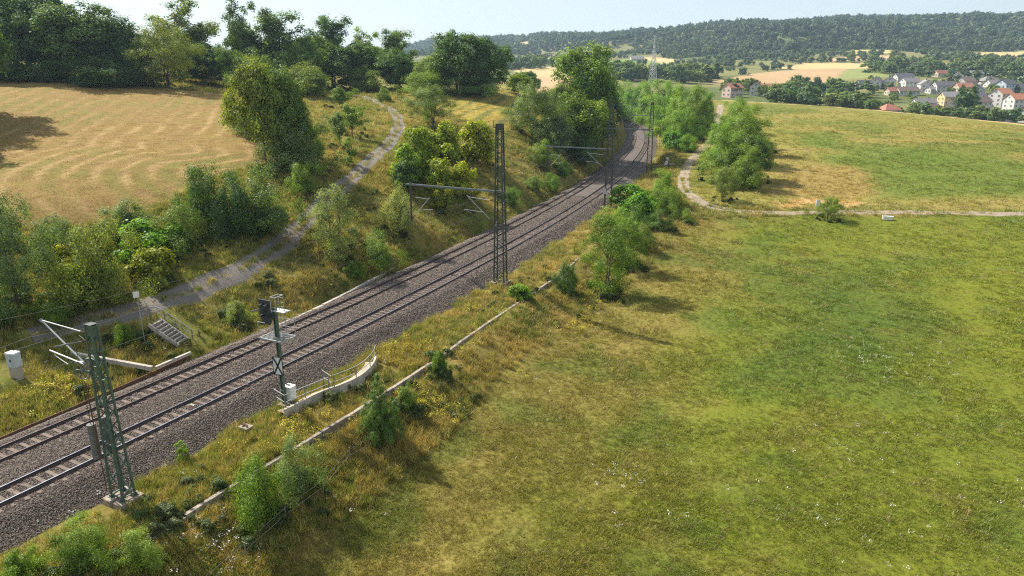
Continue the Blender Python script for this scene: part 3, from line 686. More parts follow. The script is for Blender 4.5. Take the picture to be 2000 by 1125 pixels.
proto('hazel2', 'bush', 13, 4, 5, 8500, .22, nc=52, cr=.13, stems=4, aspect=.75)
proto('acacia1', 'bush', 14, 8, 8, 22000, .22, nc=85, cr=.13, stems=3, aspect=.28, droop=.2)
proto('acacia2', 'bush', 15, 8, 7, 21000, .22, nc=80, cr=.13, stems=3, aspect=.28, droop=.2)
proto('pine', 'cone', 16, 4, 3.9, 23000, .19, cr=.11, aspect=.17, up=.8, shell=.7)
proto('birch', 'column', 17, 7, 4, 17000, .13, nc=70, low=.04, cr=.17, aspect=.4, droop=.7, stems=2)
proto('nearbush', 'bush', 18, 2.6, 3, 15000, .085, nc=60, cr=.13, stems=5, aspect=.6)
proto('sapling', 'column', 19, 3.2, 1.8, 5200, .12, nc=26, low=.12, cr=.22, aspect=.5)
proto('fruit', 'airy', 20, 5, 5, 7500, .17, low=.22, cr=.11, limbs=9)
proto('distant1', 'round', 21, 9, 8, 1500, .95, nc=34, low=.02, cr=.17, leaf_var=.15)
proto('distant2', 'round', 22, 9, 7, 1400, .95, nc=30, low=.02, cr=.18, leaf_var=.15)
proto('distant3', 'column', 23, 10, 5, 1100, .9, nc=26, low=.02, cr=.22, leaf_var=.15)
TINT = {'dark': (.052,.082,.024), 'mid': (.085,.122,.028), 'deep': (.040,.068,.024), 'olive': (.085,.108,.030), 'yellow': (.118,.142,.024), 'bright': (.075,.128,.022), 'acid': (.085,.128,.022),
        'grey': (.105,.130,.062), 'sage': (.085,.112,.046), 'pale': (.130,.155,.055), 'gold': (.112,.124,.022), 'pine': (.050,.082,.022), 'far': (.062,.088,.034), 'farlight': (.09,.115,.045)}
TREES = []
def plant(key, name, cat, label, base, H, Wd, tint, group=None, rz=None, trunk=True):
    crown, stem, hh, wd = PROTO[key]
    o = empty(name, (base[0], base[1], base[2]-.05), rng.random()*6.28 if rz is None else rz, label, cat, group)
    j = 1+.12*rng.normal(size=3); t = TINT[tint] if isinstance(tint, str) else tint; l_ = sum(t)/3; t = tuple(l_+(q-l_)*1.22 for q in t)
    c = inst('crown', crown, o, sc=(Wd/wd, Wd/wd, H/hh)); k_ = 2.1; c.color = (k_*t[0]*j[0], k_*t[1]*(1+.5*(j[0]-1)), k_*t[2]*j[2], 1)
    if trunk: inst('trunk', stem, o, sc=(Wd/wd, Wd/wd, H/hh))
    TREES.append((base[0], base[1], Wd/2)); return o
def grow(key, name, cat, label, u, v, vt, w, tint, group=None, Y=None):
    b = G(u, v) if Y is None else np.array([*PY(u, v, Y)[:2], 0]); b[2] = Z1(b[0], b[1])
    return plant(key, name, cat, label, b, 1.03*max(.5, ztop(b[1], vt)-b[2]), (1.22 if b[1] > 52 else .95)*wpx(b, w), tint, group)

# ------------------------------------------------------------------ scattered small growth and stones (nobody could count these)
def points_on(name, P, protos, idx, rot, scl, tint, kind='stuff'):
    me = bpy.data.meshes.new(name); n = len(P); me.vertices.add(n); me.vertices.foreach_set('co', np.asarray(P, np.float32).ravel())
    def at(nm, ty, f, a): x = me.attributes.new(nm, ty, 'POINT'); x.data.foreach_set(f, np.ascontiguousarray(a).ravel())
    at('pick', 'INT', 'value', np.asarray(idx, np.int32)); at('rot', 'FLOAT_VECTOR', 'vector', np.asarray(rot, np.float32)); at('scl', 'FLOAT_VECTOR', 'vector', np.asarray(scl, np.float32))
    t4 = np.ones((n,4), np.float32); t4[:,:3] = tint; at('tint', 'FLOAT_COLOR', 'color', t4)
    o = bpy.data.objects.new(name, me); COL.objects.link(o); tag(o, kind=kind)
    pc = bpy.data.collections.new(name+'_pieces')
    for k, m in enumerate(protos): pc.objects.link(bpy.data.objects.new('%s_piece_%02d' % (name, k), m))
    ng = bpy.data.node_groups.new(name, 'GeometryNodeTree'); ng.interface.new_socket('Geometry', in_out='INPUT', socket_type='NodeSocketGeometry'); ng.interface.new_socket('Geometry', in_out='OUTPUT', socket_type='NodeSocketGeometry')
    N, L = ng.nodes, ng.links; gi = N.new('NodeGroupInput'); go = N.new('NodeGroupOutput'); ip = N.new('GeometryNodeInstanceOnPoints'); ci = N.new('GeometryNodeCollectionInfo')
    ci.inputs['Collection'].default_value = pc; ci.inputs['Separate Children'].default_value = True; ci.inputs['Reset Children'].default_value = True
    def na(nm, ty): x = N.new('GeometryNodeInputNamedAttribute'); x.data_type = ty; x.inputs['Name'].default_value = nm; return next(s for s in x.outputs if s.enabled and s.name == 'Attribute')
    ip.inputs['Pick Instance'].default_value = True
    L.new(gi.outputs[0], ip.inputs['Points']); L.new(ci.outputs[0], ip.inputs['Instance']); L.new(na('pick', 'INT'), ip.inputs['Instance Index'])
    L.new(na('rot', 'FLOAT_VECTOR'), ip.inputs['Rotation']); L.new(na('scl', 'FLOAT_VECTOR'), ip.inputs['Scale']); L.new(ip.outputs[0], go.inputs[0])
    md = o.modifiers.new('scatter', 'NODES'); md.node_group = ng; return o
def tuft(seed, n, h, spread, w, mat, bend=.35, heads=0, headcol=(1.7,1.4,1.0)):
    g = np.random.default_rng(seed); a = g.random(n)*6.28; r = spread*np.sqrt(g.random(n)); bx = np.stack([r*np.cos(a), r*np.sin(a), np.full(n,-.02)], 1)
    d = g.random(n)*6.28; hh = h*(.45+.75*g.random(n)); lean = bend*(.3+g.random(n))*hh
    dv = np.stack([np.cos(d), np.sin(d), 0*d], 1); sd = np.stack([-np.sin(d+g.normal(size=n)*.8), np.cos(d), 0*d], 1)*w*(.6+.8*g.random(n))[:,None]
    m = bx+dv*(lean*.35)[:,None]+np.array((0,0,1))*(hh*.6)[:,None]; t = bx+dv*lean[:,None]+np.array((0,0,1))*hh[:,None]
    V = np.stack([bx-sd*.5, bx+sd*.5, m+sd*.42, m-sd*.42, t], 1).reshape(-1,3); b = (np.arange(n)*5)[:,None]
    F = np.concatenate([b+np.array((0,1,2)), b+np.array((0,2,3)), b+np.array((3,2,4))]); br = .72+.56*g.random(n); C = np.stack([br*.8, br*.8, br*.8, br*.8, br*1.15], 1).ravel()
    C = np.stack([C*(1+.0), C, C], 1)
    return np_mesh('tuft', V, F, mat, C)
def flower(seed, n, h, spread, size, mat, stem=True):
    g = np.random.default_rng(seed); V = []; F = []; C = []
    for i in range(n):
        a = g.random()*6.28; r = spread*math.sqrt(g.random()); p = np.array((r*math.cos(a), r*math.sin(a), h*(.6+.5*g.random()))); t = unit(g.normal(size=3)*.5+np.array((0,0,1)))
        x = unit(np.cross(t, (1,.2,.1)))*size; y = unit(np.cross(t, x))*size; b = len(V); k = 6
        for q in range(k): V.append(p+x*math.cos(q*PI/3)*.5+y*math.sin(q*PI/3)*.5)
        F += [(b,b+1,b+2),(b,b+2,b+3),(b,b+3,b+4),(b,b+4,b+5)]; C += [.85+.3*g.random()]*k
    return np_mesh('blossom', np.array(V), np.array(F), mat, np.array(C))
def polar(n, r0, r1, half=.78):
    a = (rng.random(n)*2-1)*half; r = r0*np.exp(rng.random(n)*math.log(r1/r0)); return r*np.sin(a), r*np.cos(a), r
def scatter_grass():
    # short meadow and pasture sward
    x, y, r = polar(330000, 23, 290, 1.0); c, reg = colour_at(x, y); d, s = lateral(x, y); gn = fbm(x, y, 3.2, 88, 3); gp = fbm(x, y, 9, 98, 3)
    k = np.isin(reg, (1,4)) & (gn+.25*gp > .50-.30*rng.random(len(x))); x, y, r, c, gn, reg = x[k], y[k], r[k], c[k], gn[k], reg[k]; n = len(x)
    ts = [tuft(i, 16, .15, .15, .016, M_blade, .6) for i in range(4)]+[tuft(9+i, 22, .10, .22, .02, M_blade, .9) for i in range(2)]
    sc = (.55+1.0*rng.random(n)**2)*(1+np.clip((r-35)/90, 0, 1.3))*(.35+1.25*gn); P = np.stack([x, y, Z(x,y)], 1)
    tint = c*(1.3+.6*rng.random((n,1)))*np.array((1,1.03,.85)); dry = rng.random(n) < .10; tint[dry] = np.array((.33,.26,.12))*(.7+.6*rng.random((dry.sum(),1)))
    points_on('meadow_grass', P, ts, rng.integers(0,6,n), np.stack([rng.normal(size=n)*.12, rng.normal(size=n)*.12, rng.random(n)*6.28], 1), np.stack([sc*1.1, sc*1.1, sc*.9], 1), tint)
    # rough grass on banks and verges
    x, y, r = polar(285000, 22, 230, .98); c, reg = colour_at(x, y); d, s = lateral(x, y); gn = fbm(x, y, 2.4, 55, 3)
    onpath = np.zeros(len(x), bool)
    for P_, w in PATHS:
        dd = polydist(P_[::3], x, y, False); onpath |= (dd < w*.45) & ~((dd < w*.10) & (rng.random(len(x)) < .7))
    edge = (fbm(s, d*0+3, 2.2, 5, 3)-.5)*2.4
    k = (reg == 0) & (((d > 3.1+edge) & (d < 900)) | (d < -8.3+edge*.25)) & ~onpath & (gn+.3*rng.random(len(x)) > .50) & (r < 230)
    wo = wall_off(d, s); k &= ~((np.abs(wo) < .30) | ((wo > 0) & (wo < .9) & (rng.random(len(x)) < .6))) | (s > _ws[-1])
    k &= ~((d > 4.6) & (d < 7.4) & (s > 12.8) & (s < 24.2) & (rng.random(len(x)) < .75)) & ~((np.abs(s-19.8) < 1.7) & (d < -9.6) & (d > -17.5) & (rng.random(len(x)) < .97))
    nearcut = (d < -8) & (d > -13) & (s < 12); x, y, r, c, gn, d, s = (q[k] for q in (x, y, r, c, gn, d, s)); n = len(x)
    ts = [tuft(30+i, 22, .52, .20, .018, M_blade, .55) for i in range(4)]+[tuft(40+i, 26, .30, .26, .022, M_blade, .8) for i in range(3)]
    tall = (.55+.75*fbm(x, y, 4, 7, 3))*(.6+.7*rng.random(n)); sc = (1+np.clip((r-40)/90, 0, 1.6)); P = np.stack([x, y, Z(x,y)], 1)
    tint = c*(1.65+.8*rng.random((n,1))); q = rng.random(n); dry = q < .30; tint[dry] = np.array((.50,.41,.14))*(.65+.6*rng.random((dry.sum(),1)))
    gr = (q > .55) & (fbm(x, y, 5, 123, 2) > .44); tint[gr] = np.array((.22,.27,.04))*(.7+.6*rng.random((gr.sum(),1)))
    points_on('rough_grass', P, ts, rng.integers(0,7,n), np.stack([rng.normal(size=n)*.15, rng.normal(size=n)*.15, rng.random(n)*6.28], 1), np.stack([sc, sc, sc**.5*tall], 1), tint)
    # stubble and ripe grain
    x, y, r = polar(150000, 58, 260, .82); c, reg = colour_at(x, y); k = (reg == 3) | ((reg == 2) & (rng.random(len(x)) < .45)); x, y, r, c, reg = x[k], y[k], r[k], c[k], reg[k]; n = len(x)
    ts = [tuft(60+i, 16, .22, .4, .03, M_blade, .5) for i in range(3)]
    sc = (.6+.7*rng.random(n))*np.where(reg == 3, .8, .32); points_on('stubble', np.stack([x, y, Z(x,y)], 1), ts, rng.integers(0,3,n), np.stack([0*x, 0*x, rng.random(n)*6.28], 1), np.stack([np.full(n,1.2), np.full(n,1.2), sc], 1), c*(1.15+.5*rng.random((n,1))))
scatter_grass()
def scatter_flowers():
    W_ = [flower(i, 7, .52, .25, .085, M_petal) for i in range(3)]; Y_ = [flower(10+i, 26, .7, .28, .07, M_petal) for i in range(3)]
    def patch(px, n, w, KF=1.0):
        out = []
        for (u, v), k, ww in zip(px, n, w):
            k = max(3, int(k*KF)); c = G(u, v)[:2]; q = c+rng.normal(size=(k,2))*ww*np.array((1,1)); out.append(q)
        return np.concatenate(out)
    q = patch([(445,1055),(490,1035),(520,1020),(400,1090),(430,1110),(350,1110),(480,1060),(1205,915),(1740,690),(1700,700),(1770,740),(1560,860),(1990,1010),(735,712),(1230,940),(170,985),(380,930),(300,900),(640,1010),(880,800),(1300,1010),(1800,905),(130,690),(290,690),(60,880)],
              [22,22,14,12,8,7,10,7,22,14,16,6,8,6,10,5,6,6,5,6,8,9,6,6,4], [1.0,.9,.7,.9,.8,1.1,1.6,1.0,2.4,2,2.4,1.6,1.6,.6,1.2,1.4,1.6,1.8,1.4,2.4,2.6,3,1,1,1])
    x, y, r = polar(900, 24, 90, 1.0); c, reg = colour_at(x, y); k = (reg == 1) & (fbm(x,y,8,5,2) > .64); q = np.concatenate([q, np.stack([x[k], y[k]], 1)]); n = len(q)
    P = np.c_[q, Z(q[:,0], q[:,1])]; s = .32+.5*rng.random(n); points_on('white_daisies', P, W_, rng.integers(0,3,n), np.stack([0*s, 0*s, rng.random(n)*6.28], 1), np.stack([s, s, s], 1), np.array((.80,.80,.76))*(.8+.2*rng.random((n,1))))
    q = patch([(780,700),(820,690),(760,685),(600,840),(570,870),(590,830),(110,765),(130,750),(90,780),(150,775),(80,815),(40,800),(285,690),(255,690),(860,790),(845,810),(830,800),(1160,600),(1150,640),(1130,650),(1190,590),(1090,660),(290,650),(930,620),(960,600),(890,650),(370,480),(430,470),(665,575),(660,860),(480,900),(1020,720),(660,830),(900,690)],
              [24,18,18,24,18,16,24,22,14,14,10,12,10,8,22,16,16,22,22,20,16,12,12,20,20,16,12,10,10,8,8,10,10,14], [1.2,1.2,1.0,.9,.8,.8,.8,.7,.6,.7,.6,.8,.6,.7,.9,.9,.8,1.2,1.0,.9,1.2,1,1.2,1.6,1.6,1.8,1.5,1.5,1.5,.5,.8,1.2,.5,1.4], .6)
    n = len(q); P = np.c_[q, Z(q[:,0], q[:,1])]; s = .5+.7*rng.random(n); points_on('yellow_flowers', P, Y_, rng.integers(0,3,n), np.stack([0*s, 0*s, rng.random(n)*6.28], 1), np.stack([s, s, s], 1), np.array((.52,.44,.03))*(.75+.35*rng.random((n,1))))
scatter_flowers()
def stone_mesh(seed):
    g = np.random.default_rng(seed); t = (1+5**.5)/2
    V = unit(np.array([(-1,t,0),(1,t,0),(-1,-t,0),(1,-t,0),(0,-1,t),(0,1,t),(0,-1,-t),(0,1,-t),(t,0,-1),(t,0,1),(-t,0,-1),(-t,0,1)], float))*(.75+.5*g.random((12,1)))*np.array((1,.8,.65))*.5
    F = np.array([(0,11,5),(0,5,1),(0,1,7),(0,7,10),(0,10,11),(1,5,9),(5,11,4),(11,10,2),(10,7,6),(7,1,8),(3,9,4),(3,4,2),(3,2,6),(3,6,8),(3,8,9),(4,9,5),(2,4,11),(6,2,10),(8,6,7),(9,8,1)])
    return np_mesh('stone', V, F, M_stone, np.ones((12,3)))
def stone_mat():
    m, N, L, b = mat_new('ballast_stone'); at = N.new('ShaderNodeAttribute'); at.attribute_type = 'INSTANCER'; at.attribute_name = 'tint'; L.new(at.outputs['Color'], b.inputs['Base Color']); b.inputs['Roughness'].default_value = .85; return m
M_stone = stone_mat()
def scatter_stones():
    n = 300000; s = -16+np.exp(rng.random(n)*math.log(121/10)+math.log(10)); s = s-4; d = -8.9+rng.random(n)*12.9
    for cen in (NEAR_C, FAR_C):
        under = (np.abs(d-cen) < 1.30) & (((s+.15) % .63) < .0); 
    k = (np.abs(d-NEAR_C+GA) > .09) & (np.abs(d-NEAR_C-GA) > .09) & (np.abs(d-FAR_C+GA) > .09) & (np.abs(d-FAR_C-GA) > .09) & (d < 3.6+(fbm(s, d*0, 2.2, 5, 3)-.5)*2.4)
    for cen, s0 in ((NEAR_C, -6.0), (FAR_C, -10.0)):
        ph = (s-s0+.315) % .63-.315; onsl = (np.abs(d-cen) < 1.28) & (np.abs(ph) < .13); k &= ~(onsl & (rng.random(n) < .90))
    s, d = s[k], d[k]; p = along(s, d); n = len(s); r = np.hypot(p[:,0], p[:,1]); k = (r > 22); P = np.c_[p, bal_z(d, s)+.012]
    sz = (.062+.055*rng.random(n))*(1+np.clip((r-40)/60, 0, .8)); br = .40+1.1*rng.random((n,1))**1.6; tint = np.array((.145,.111,.086))*br*(1+.07*rng.normal(size=(n,3))); pale = rng.random(n) < .06; tint[pale] = np.array((.25,.21,.18))
    browner = np.exp(-((np.abs(np.abs(d-(NEAR_C+FAR_C)/2)-2.225)-GA)/.35)**2)*(np.abs(d+2.9) < 4); tint = tint*(1+browner[:,None]*np.array((.15,-.05,-.15)))
    points_on('ballast_stones', P, [stone_mesh(i) for i in range(6)], rng.integers(0,6,n), rng.random((n,3))*6.28, np.repeat(sz[:,None], 3, 1), tint)
scatter_stones()

# ------------------------------------------------------------------ concrete wall below the near track
def wall_along(px, name, label, cat, z, w, h, panel, mat, gapseed=1, parts='panel'):
    P = resample(smooth_line([P3(u, v, z)[:2] for u, v in px]), .05); d = np.r_[0, np.cumsum(np.linalg.norm(np.diff(P, axis=0), axis=1))]
    o0 = np.array([P[0,0], P[0,1], z-h]); root = empty(name, tuple(o0), 0, label, cat); g = np.random.default_rng(gapseed); L = d[-1]; n = int(L/panel)
    for i in range(n):
        a = i*panel; b = a+panel-.035
        p = np.array([np.interp(a, d, P[:,0]), np.interp(a, d, P[:,1])]); q = np.array([np.interp(b, d, P[:,0]), np.interp(b, d, P[:,1])]); t = unit(q-p); nr = np.array((t[1], -t[0]))
        dz = g.normal()*.018; off = nr*g.normal()*.02; tz = g.normal()*.012; mb = MB(); c = .025; A = []
        for (e, zz) in ((p, dz-tz), (q, dz+tz)):
            r = []
            for x, y in ((-w/2, 0),(w/2, 0),(w/2, h-c),(w/2-c, h),(-w/2+c, h),(-w/2, h-c)): r.append((e[0]+off[0]+nr[0]*x-o0[0], e[1]+off[1]+nr[1]*x-o0[1], y+zz))
            A.append(r)
        mb.v = A[0]+A[1]; k = 6
        mb.f = [tuple(range(k))[::-1], tuple(range(k, 2*k))]+[(j, (j+1) % k, (j+1) % k+k, j+k) for j in range(k)]; mb.m = [0]*len(mb.f)
        mb.build(parts, mat, root)
    return root
wall_along(WALL_PX, 'concrete_wall', 'long low concrete retaining wall running beside the meadow below the right-hand track', 'wall', WALL_Z, .28, 1.5, 2.4, M_concd, 3)
# edging and cable ducts on the left
wall_along([(470,668),(560,628),(640,590),(720,548),(830,487),(930,425),(1005,374),(1080,333),(1130,305)], 'cable_duct', 'low pale concrete cable duct along the foot of the grassy left bank', 'cable duct', -.42, .34, .45, 1.5, M_conc, 5, 'cover_slab')
wall_along([(-160,922),(-20,862),(120,803),(230,756),(330,711),(410,678)], 'edging_board', 'thin dark rusty edging strip along the left edge of the ballast', 'edging', -.40, .09, .45, 3.0, M_rusto, 6, 'board')
wall_along([(-40,765),(40,733),(90,708),(125,693)], 'duct_cover', 'short row of beige cable duct slabs beside the grey cabinet', 'cable duct', .05, .55, .4, 1.2, M_plinth, 7, 'cover_slab')

# ------------------------------------------------------------------ lattice masts
def mast(label, base, H, wb, wt, hd, n, single, mat, group=None, foundation=True, name='catenary_mast'):
    """four-legged lattice mast; base is the centre of its foundation top"""
    root = empty(name, tuple(base), hd, label, 'mast', group)
    def corner(k, z):
        t = z/H; w = (wb*(1-t)+wt*t)/2; wy = w*.72; return Vector(((-1,1,1,-1)[k]*w, (-1,-1,1,1)[k]*wy, z))
    leg = .09 if H < 12 else .12; lace = MB()
    for k in range(4):
        mb = MB(); mb.bar(corner(k,0), corner(k,H), leg, leg); mb.build('corner_post', mat, root)
    zs = [H*(1-(1-i/n)**1.12) for i in range(n+1)]
    for i in range(n):
        for k in range(4):
            a, b = (k, (k+1) % 4) if i % 2 == 0 else ((k+1) % 4, k)
            if single: mb = MB(); mb.bar(corner(a, zs[i]+.06), corner(b, zs[i+1]-.06), .06, .05); mb.build('lacing_bar', mat, root)
            else: lace.bar(corner(a, zs[i]), corner(b, zs[i+1]), .065, .05)
            if i in (0, n//3, 2*n//3) and single: mb = MB(); mb.bar(corner(k, zs[i]+.15), corner((k+1) % 4, zs[i]+.15), .07, .05); mb.build('cross_bar', mat, root)
    if not single: tag(lace.build('lacing', mat, root), kind='stuff')
    cap = MB()
    for k in range(4): cap.bar(corner(k, H-.28), corner((k+1) % 4, H-.28), .03, .6)
    cap.build('top_band', mat, root)
    for k in range(4):
        mb = MB(); c = corner(k, 0); mb.box((c.x, c.y, .02), (.26,.26,.04)); mb.box((c.x, c.y, .10), (.17,.17,.12)); mb.build('foot_plate', mat, root)
    if foundation:
        for sx in (-1, 1):
            mb = MB(); w = wb/2; P = []
            for zz, e in ((-1.4,.12),(-.04,.0),(0,-.03)):
                P.append([(sx*w-.33-e, -w*.72-.33-e, zz),(sx*w+.33+e, -w*.72-.33-e, zz),(sx*w+.33+e, w*.72+.33+e, zz),(sx*w-.33-e, w*.72+.33+e, zz)])
            for q in range(2): mb.hexa(P[q]+P[q+1])
            mb.build('foundation', M_concd, root)
    return root
def ins(mb, p, q, r=.055, n=6):
    p, q = Vector(p), Vector(q); k = 7
    for i in range(k):
        a = p.lerp(q, (i+.15)/k); b = p.lerp(q, (i+.65)/k); mb.tube([a, b], r*(1.0), n)
    mb.tube([p, q], r*.5, n)
def cantilever(root, p_top, p_bot, tip, reg_z, side, mtube=None):
    """hinged bracket: stay from p_top to tip, strut from p_bot to tip, registration arm; coordinates local to root"""
    mtube = mtube or M_galv; p_top, p_bot, tip = Vector(p_top), Vector(p_bot), Vector(tip); d = (tip-p_top).normalized()
    mb = MB(); ins(mb, p_top, p_top+(tip-p_top)*.22); ins(mb, p_bot, p_bot+(tip-p_bot)*.2); mb.build('insulator', M_insul, root)
    mb = MB(); mb.tube([p_top+(tip-p_top)*.22, tip], .026, 6); mb.build('stay_tube', mtube, root)
    mb = MB(); mb.tube([p_bot+(tip-p_bot)*.2, tip+(tip-p_bot).normalized()*.25], .036, 6); mb.build('strut_tube', mtube, root)
    a = p_bot.lerp(tip, .45); b = Vector((tip.x+side*.5, tip.y, a.z+.15)); mb = MB(); mb.tube([a, b], .024, 6)
    mb.tube([b+Vector((-side*.2,0,0)), b+Vector((-side*.9,0,-.38))], .016, 5); mb.tube([b+Vector((-side*.3,0,0)), b+Vector((-side*.3,0,-.2))], .016, 5); mb.build('registration_arm', mtube, root)
MASTS = []
# mast 1, near the left edge
b1 = P3(241, 968, -.62); hd1 = heading(3)-PI/2
m1 = mast('green lattice mast with tension weights and pulley wheels at lower left', b1, 9.45, .92, .42, hd1, 14, True, M_green)
mb = MB(); mb.box((0,0,9.43), (.50,.38,.06)); mb.build('cap_plate', M_black, m1)
tip_ = Vector((-4.2,0,8.95)); pb_ = Vector((-.5,0,6.85)); pt_ = Vector((-.3,0,8.9))
mb = MB(); ins(mb, pb_, pb_.lerp(tip_, .16)); ins(mb, pt_, pt_.lerp(tip_, .16)); ins(mb, (-.3,-.1,8.6), (-.8,-.1,8.45)); mb.build('insulator', M_insul, m1)
mb = MB(); mb.tube([pb_.lerp(tip_, .16), tip_], .045, 7); mb.build('strut_tube', M_galv, m1)
mb = MB(); mb.tube([pt_.lerp(tip_, .16), tip_], .03, 6); mb.build('stay_tube', M_galv, m1)
mb = MB(); mb.tube([(-1.1,0,7.12), (-4.0,0,7.35)], .035, 6); mb.tube([(-3.6,0,7.32),(-3.6,0,7.12)], .018, 5); mb.tube([(-3.6,0,7.12),(-2.6,0,6.85)], .018, 5); mb.build('registration_arm', M_white, m1)
mb = MB(); mb.tube([(-4.25,0,9.02), (-4.15,0,8.85)], .08, 8); mb.build('clamp', M_galvd, m1)
mb = MB(); mb.tube([(-.8,-.1,8.45),(-3.25,-.1,7.72)], .04, 6); mb.tube([(-.4,-.1,8.5),(-.9,-.12,8.75),(-1.5,-.12,8.3),(-1.4,-.1,7.4)], .018, 5); mb.build('outer_bracket', M_galvd, m1)
for y in (-.32, .14):                                        # spoked tensioning wheels
    w = empty('pulley_wheel', (-.85, y, 7.0)); w.parent = m1; w.rotation_euler = (0,0,.25)
    mb = MB(); ring = [(.46*math.cos(a), 0, .46*math.sin(a)) for a in np.linspace(0, 2*PI, 25)]; mb.tube(ring, .035, 5, cap=False); mb.build('rim', M_galvd, w)
    mb = MB(); mb.tube([(0,-.07,0),(0,.07,0)], .07, 8); mb.build('hub', M_galvd, w)
    for a in range(6): mb = MB(); mb.bar((.06*math.cos(a*PI/3),0,.06*math.sin(a*PI/3)), (.45*math.cos(a*PI/3),0,.45*math.sin(a*PI/3)), .035, .02); mb.build('spoke', M_galvd, w)
mb = MB(); mb.bar((-.25,-.32,7.0), (-.95,-.32,7.0), .05, .08); mb.bar((-.25,.2,7.0), (-.95,.2,7.0), .05, .08); mb.build('wheel_bracket', M_green, m1)
for (x, y, zt) in ((-1.05,-.32,4.05), (-.72,.14,4.35)):        # stacks of round weights on rods
    st = empty('weight_stack', (x, y, zt-1.95)); st.parent = m1
    for i in range(16): mb = MB(); mb.tube([(0,0,i*.12+.006), (0,0,i*.12+.112)], .205, 14); mb.build('weight', M_weight, st)
    mb = MB(); mb.tube([(0,0,-.1),(0,0,7.0-zt+1.95+.4)], .018, 5); mb.build('rod', M_rust, st)
for y in (-.42, .36): mb = MB(); mb.tube([(-.62,y,.35),(-.62,y,6.4)], .03, 6); mb.build('guide_rail', M_rusto, m1)
for z in (.5, 2.2, 4.6, 6.2): mb = MB(); mb.bar((-.62,-.45,z), (-.62,.40,z), .05, .05); mb.bar((-.62,-.42,z), (-.3,-.2,z), .04, .04); mb.build('guide_bracket', M_rusto, m1)
# tall masts with a boom over both tracks
def boom_mast(label, u, v, vt, n, single, s_dir, zb=None, reach=11.3, brk=8.95):
    b = P3(u, v, -.6); b[2] = max(-.6, -.6); H = ztop(b[1], vt)-b[2]; d, s = lateral(np.array([b[0]]), np.array([b[1]])); hd = heading(float(s[0]))-PI/2
    m = mast(label, b, H, 1.15, .58, hd, n, single, M_dgreen, 'lattice masts of the overhead line along the railway'); bz = brk+.6
    mb = MB(); mb.bar((.5,0,bz), (-reach,0,bz+.12), .15, .20); mb.build('boom', M_galvd, m)
    mb = MB(); mb.bar((.45,-.36,bz), (.45,.36,bz), .1,.1); mb.bar((-.45,-.4,bz), (-.45,.4,bz), .12,.14); mb.bar((-.4,0,bz+2.6), (-3.2,0,bz+.1), .03,.03); mb.build('boom_clamp', M_dgreen, m)
    mb = MB(); mb.bar((-reach+.55,0,bz+.35), (-reach+.55,0,bz-3.9), .14, .14); mb.build('drop_post', M_dgreen, m)
    cantilever(m, (-reach+.65,0,bz-1.2), (-reach+.65,0,bz-3.6), (-reach+2.75,0,bz-1.35), 5.6, 1)
    cantilever(m, (-.45,0,bz-1.0), (-.55,0,bz-3.5), (-3.7,0,bz-.75), 5.6, -1)
    mb = MB(); mb.bar((-.7,0,H-.35), (.35,0,H-.35), .09,.09); mb.build('feeder_arm', M_dgreen, m)
    mb = MB(); ins(mb, (-.65,0,H-.3), (-.65,0,H+.35)); mb.build('insulator', M_insul, m)
    MASTS.append((m, H, bz, reach)); return m
boom_mast('tall dark lattice mast with long boom, standing in the centre of the photo', 977.5, 549, 242, 22, True, 45)
b3 = boom_mast('second tall lattice mast with boom, a small light plate on its leg', 1187, 403, 203, 22, True, 91)
mb = MB(); mb.box((-.55,-.62,2.6), (.5,.05,.8)); mb.build('plate', M_cab, b3)
boom_mast('third tall lattice mast from the camera, with boom over the start of the bend', 1267, 335, 200, 16, False, 140)
boom_mast('dark lattice mast in front of the bright green trees at the bend', 1291, 287, 183, 16, False, 200)
boom_mast('lattice mast in the bend, behind the one at the bright green trees', 1283, 255, 174, 14, False, 200)
boom_mast('farthest lattice mast of the line, where the railway leaves the view', 1256, 237, 160, 14, False, 200)
# wires
def sag(p, q, s, n=14): return [tuple(np.array(p)*(1-t)+np.array(q)*t-np.array((0,0,4*s*t*(1-t)))) for t in np.linspace(0, 1, n)]
def wire(label, pts, r, mat, group=None, name='overhead_wire'):
    o0 = pts[0]; mb = MB(); mb.tube([(p[0]-o0[0], p[1]-o0[1], p[2]-o0[2]) for p in pts], r, 4); return tag(mb.build(name, mat, None, True, o0), label, 'wire', group)
for cen, nm in ((NEAR_C, 'right-hand'), (FAR_C, 'left-hand')):
    ss = np.arange(-30, 330, 4.0); q = along(ss, np.full(len(ss), cen)); wire('thin contact wire hung low over the %s track' % nm, [(a[0], a[1], 5.5) for a in q], .011, M_wire)
    sp = [-38, 3, 45, 91, 140, 203, 265, 330]; pts = []
    for a, b in zip(sp[:-1], sp[1:]):
        A = along(a, cen); B = along(b, cen); pts += sag((*A, 7.5), (*B, 7.5), 1.0)[:-1]
    wire('thin sagging carrier wire above the %s track' % nm, pts, .0105, M_wire)
tp = [np.array(m.matrix_basis @ Vector((-.65,0,H+.35))) for m, H, bz, r in MASTS]; pts = []
for a, b in zip(tp[:-1], tp[1:]): pts += sag(a, b, .9)[:-1]
wire('thin feeder wire strung along the tops of the tall lattice masts', pts, .012, M_wire)

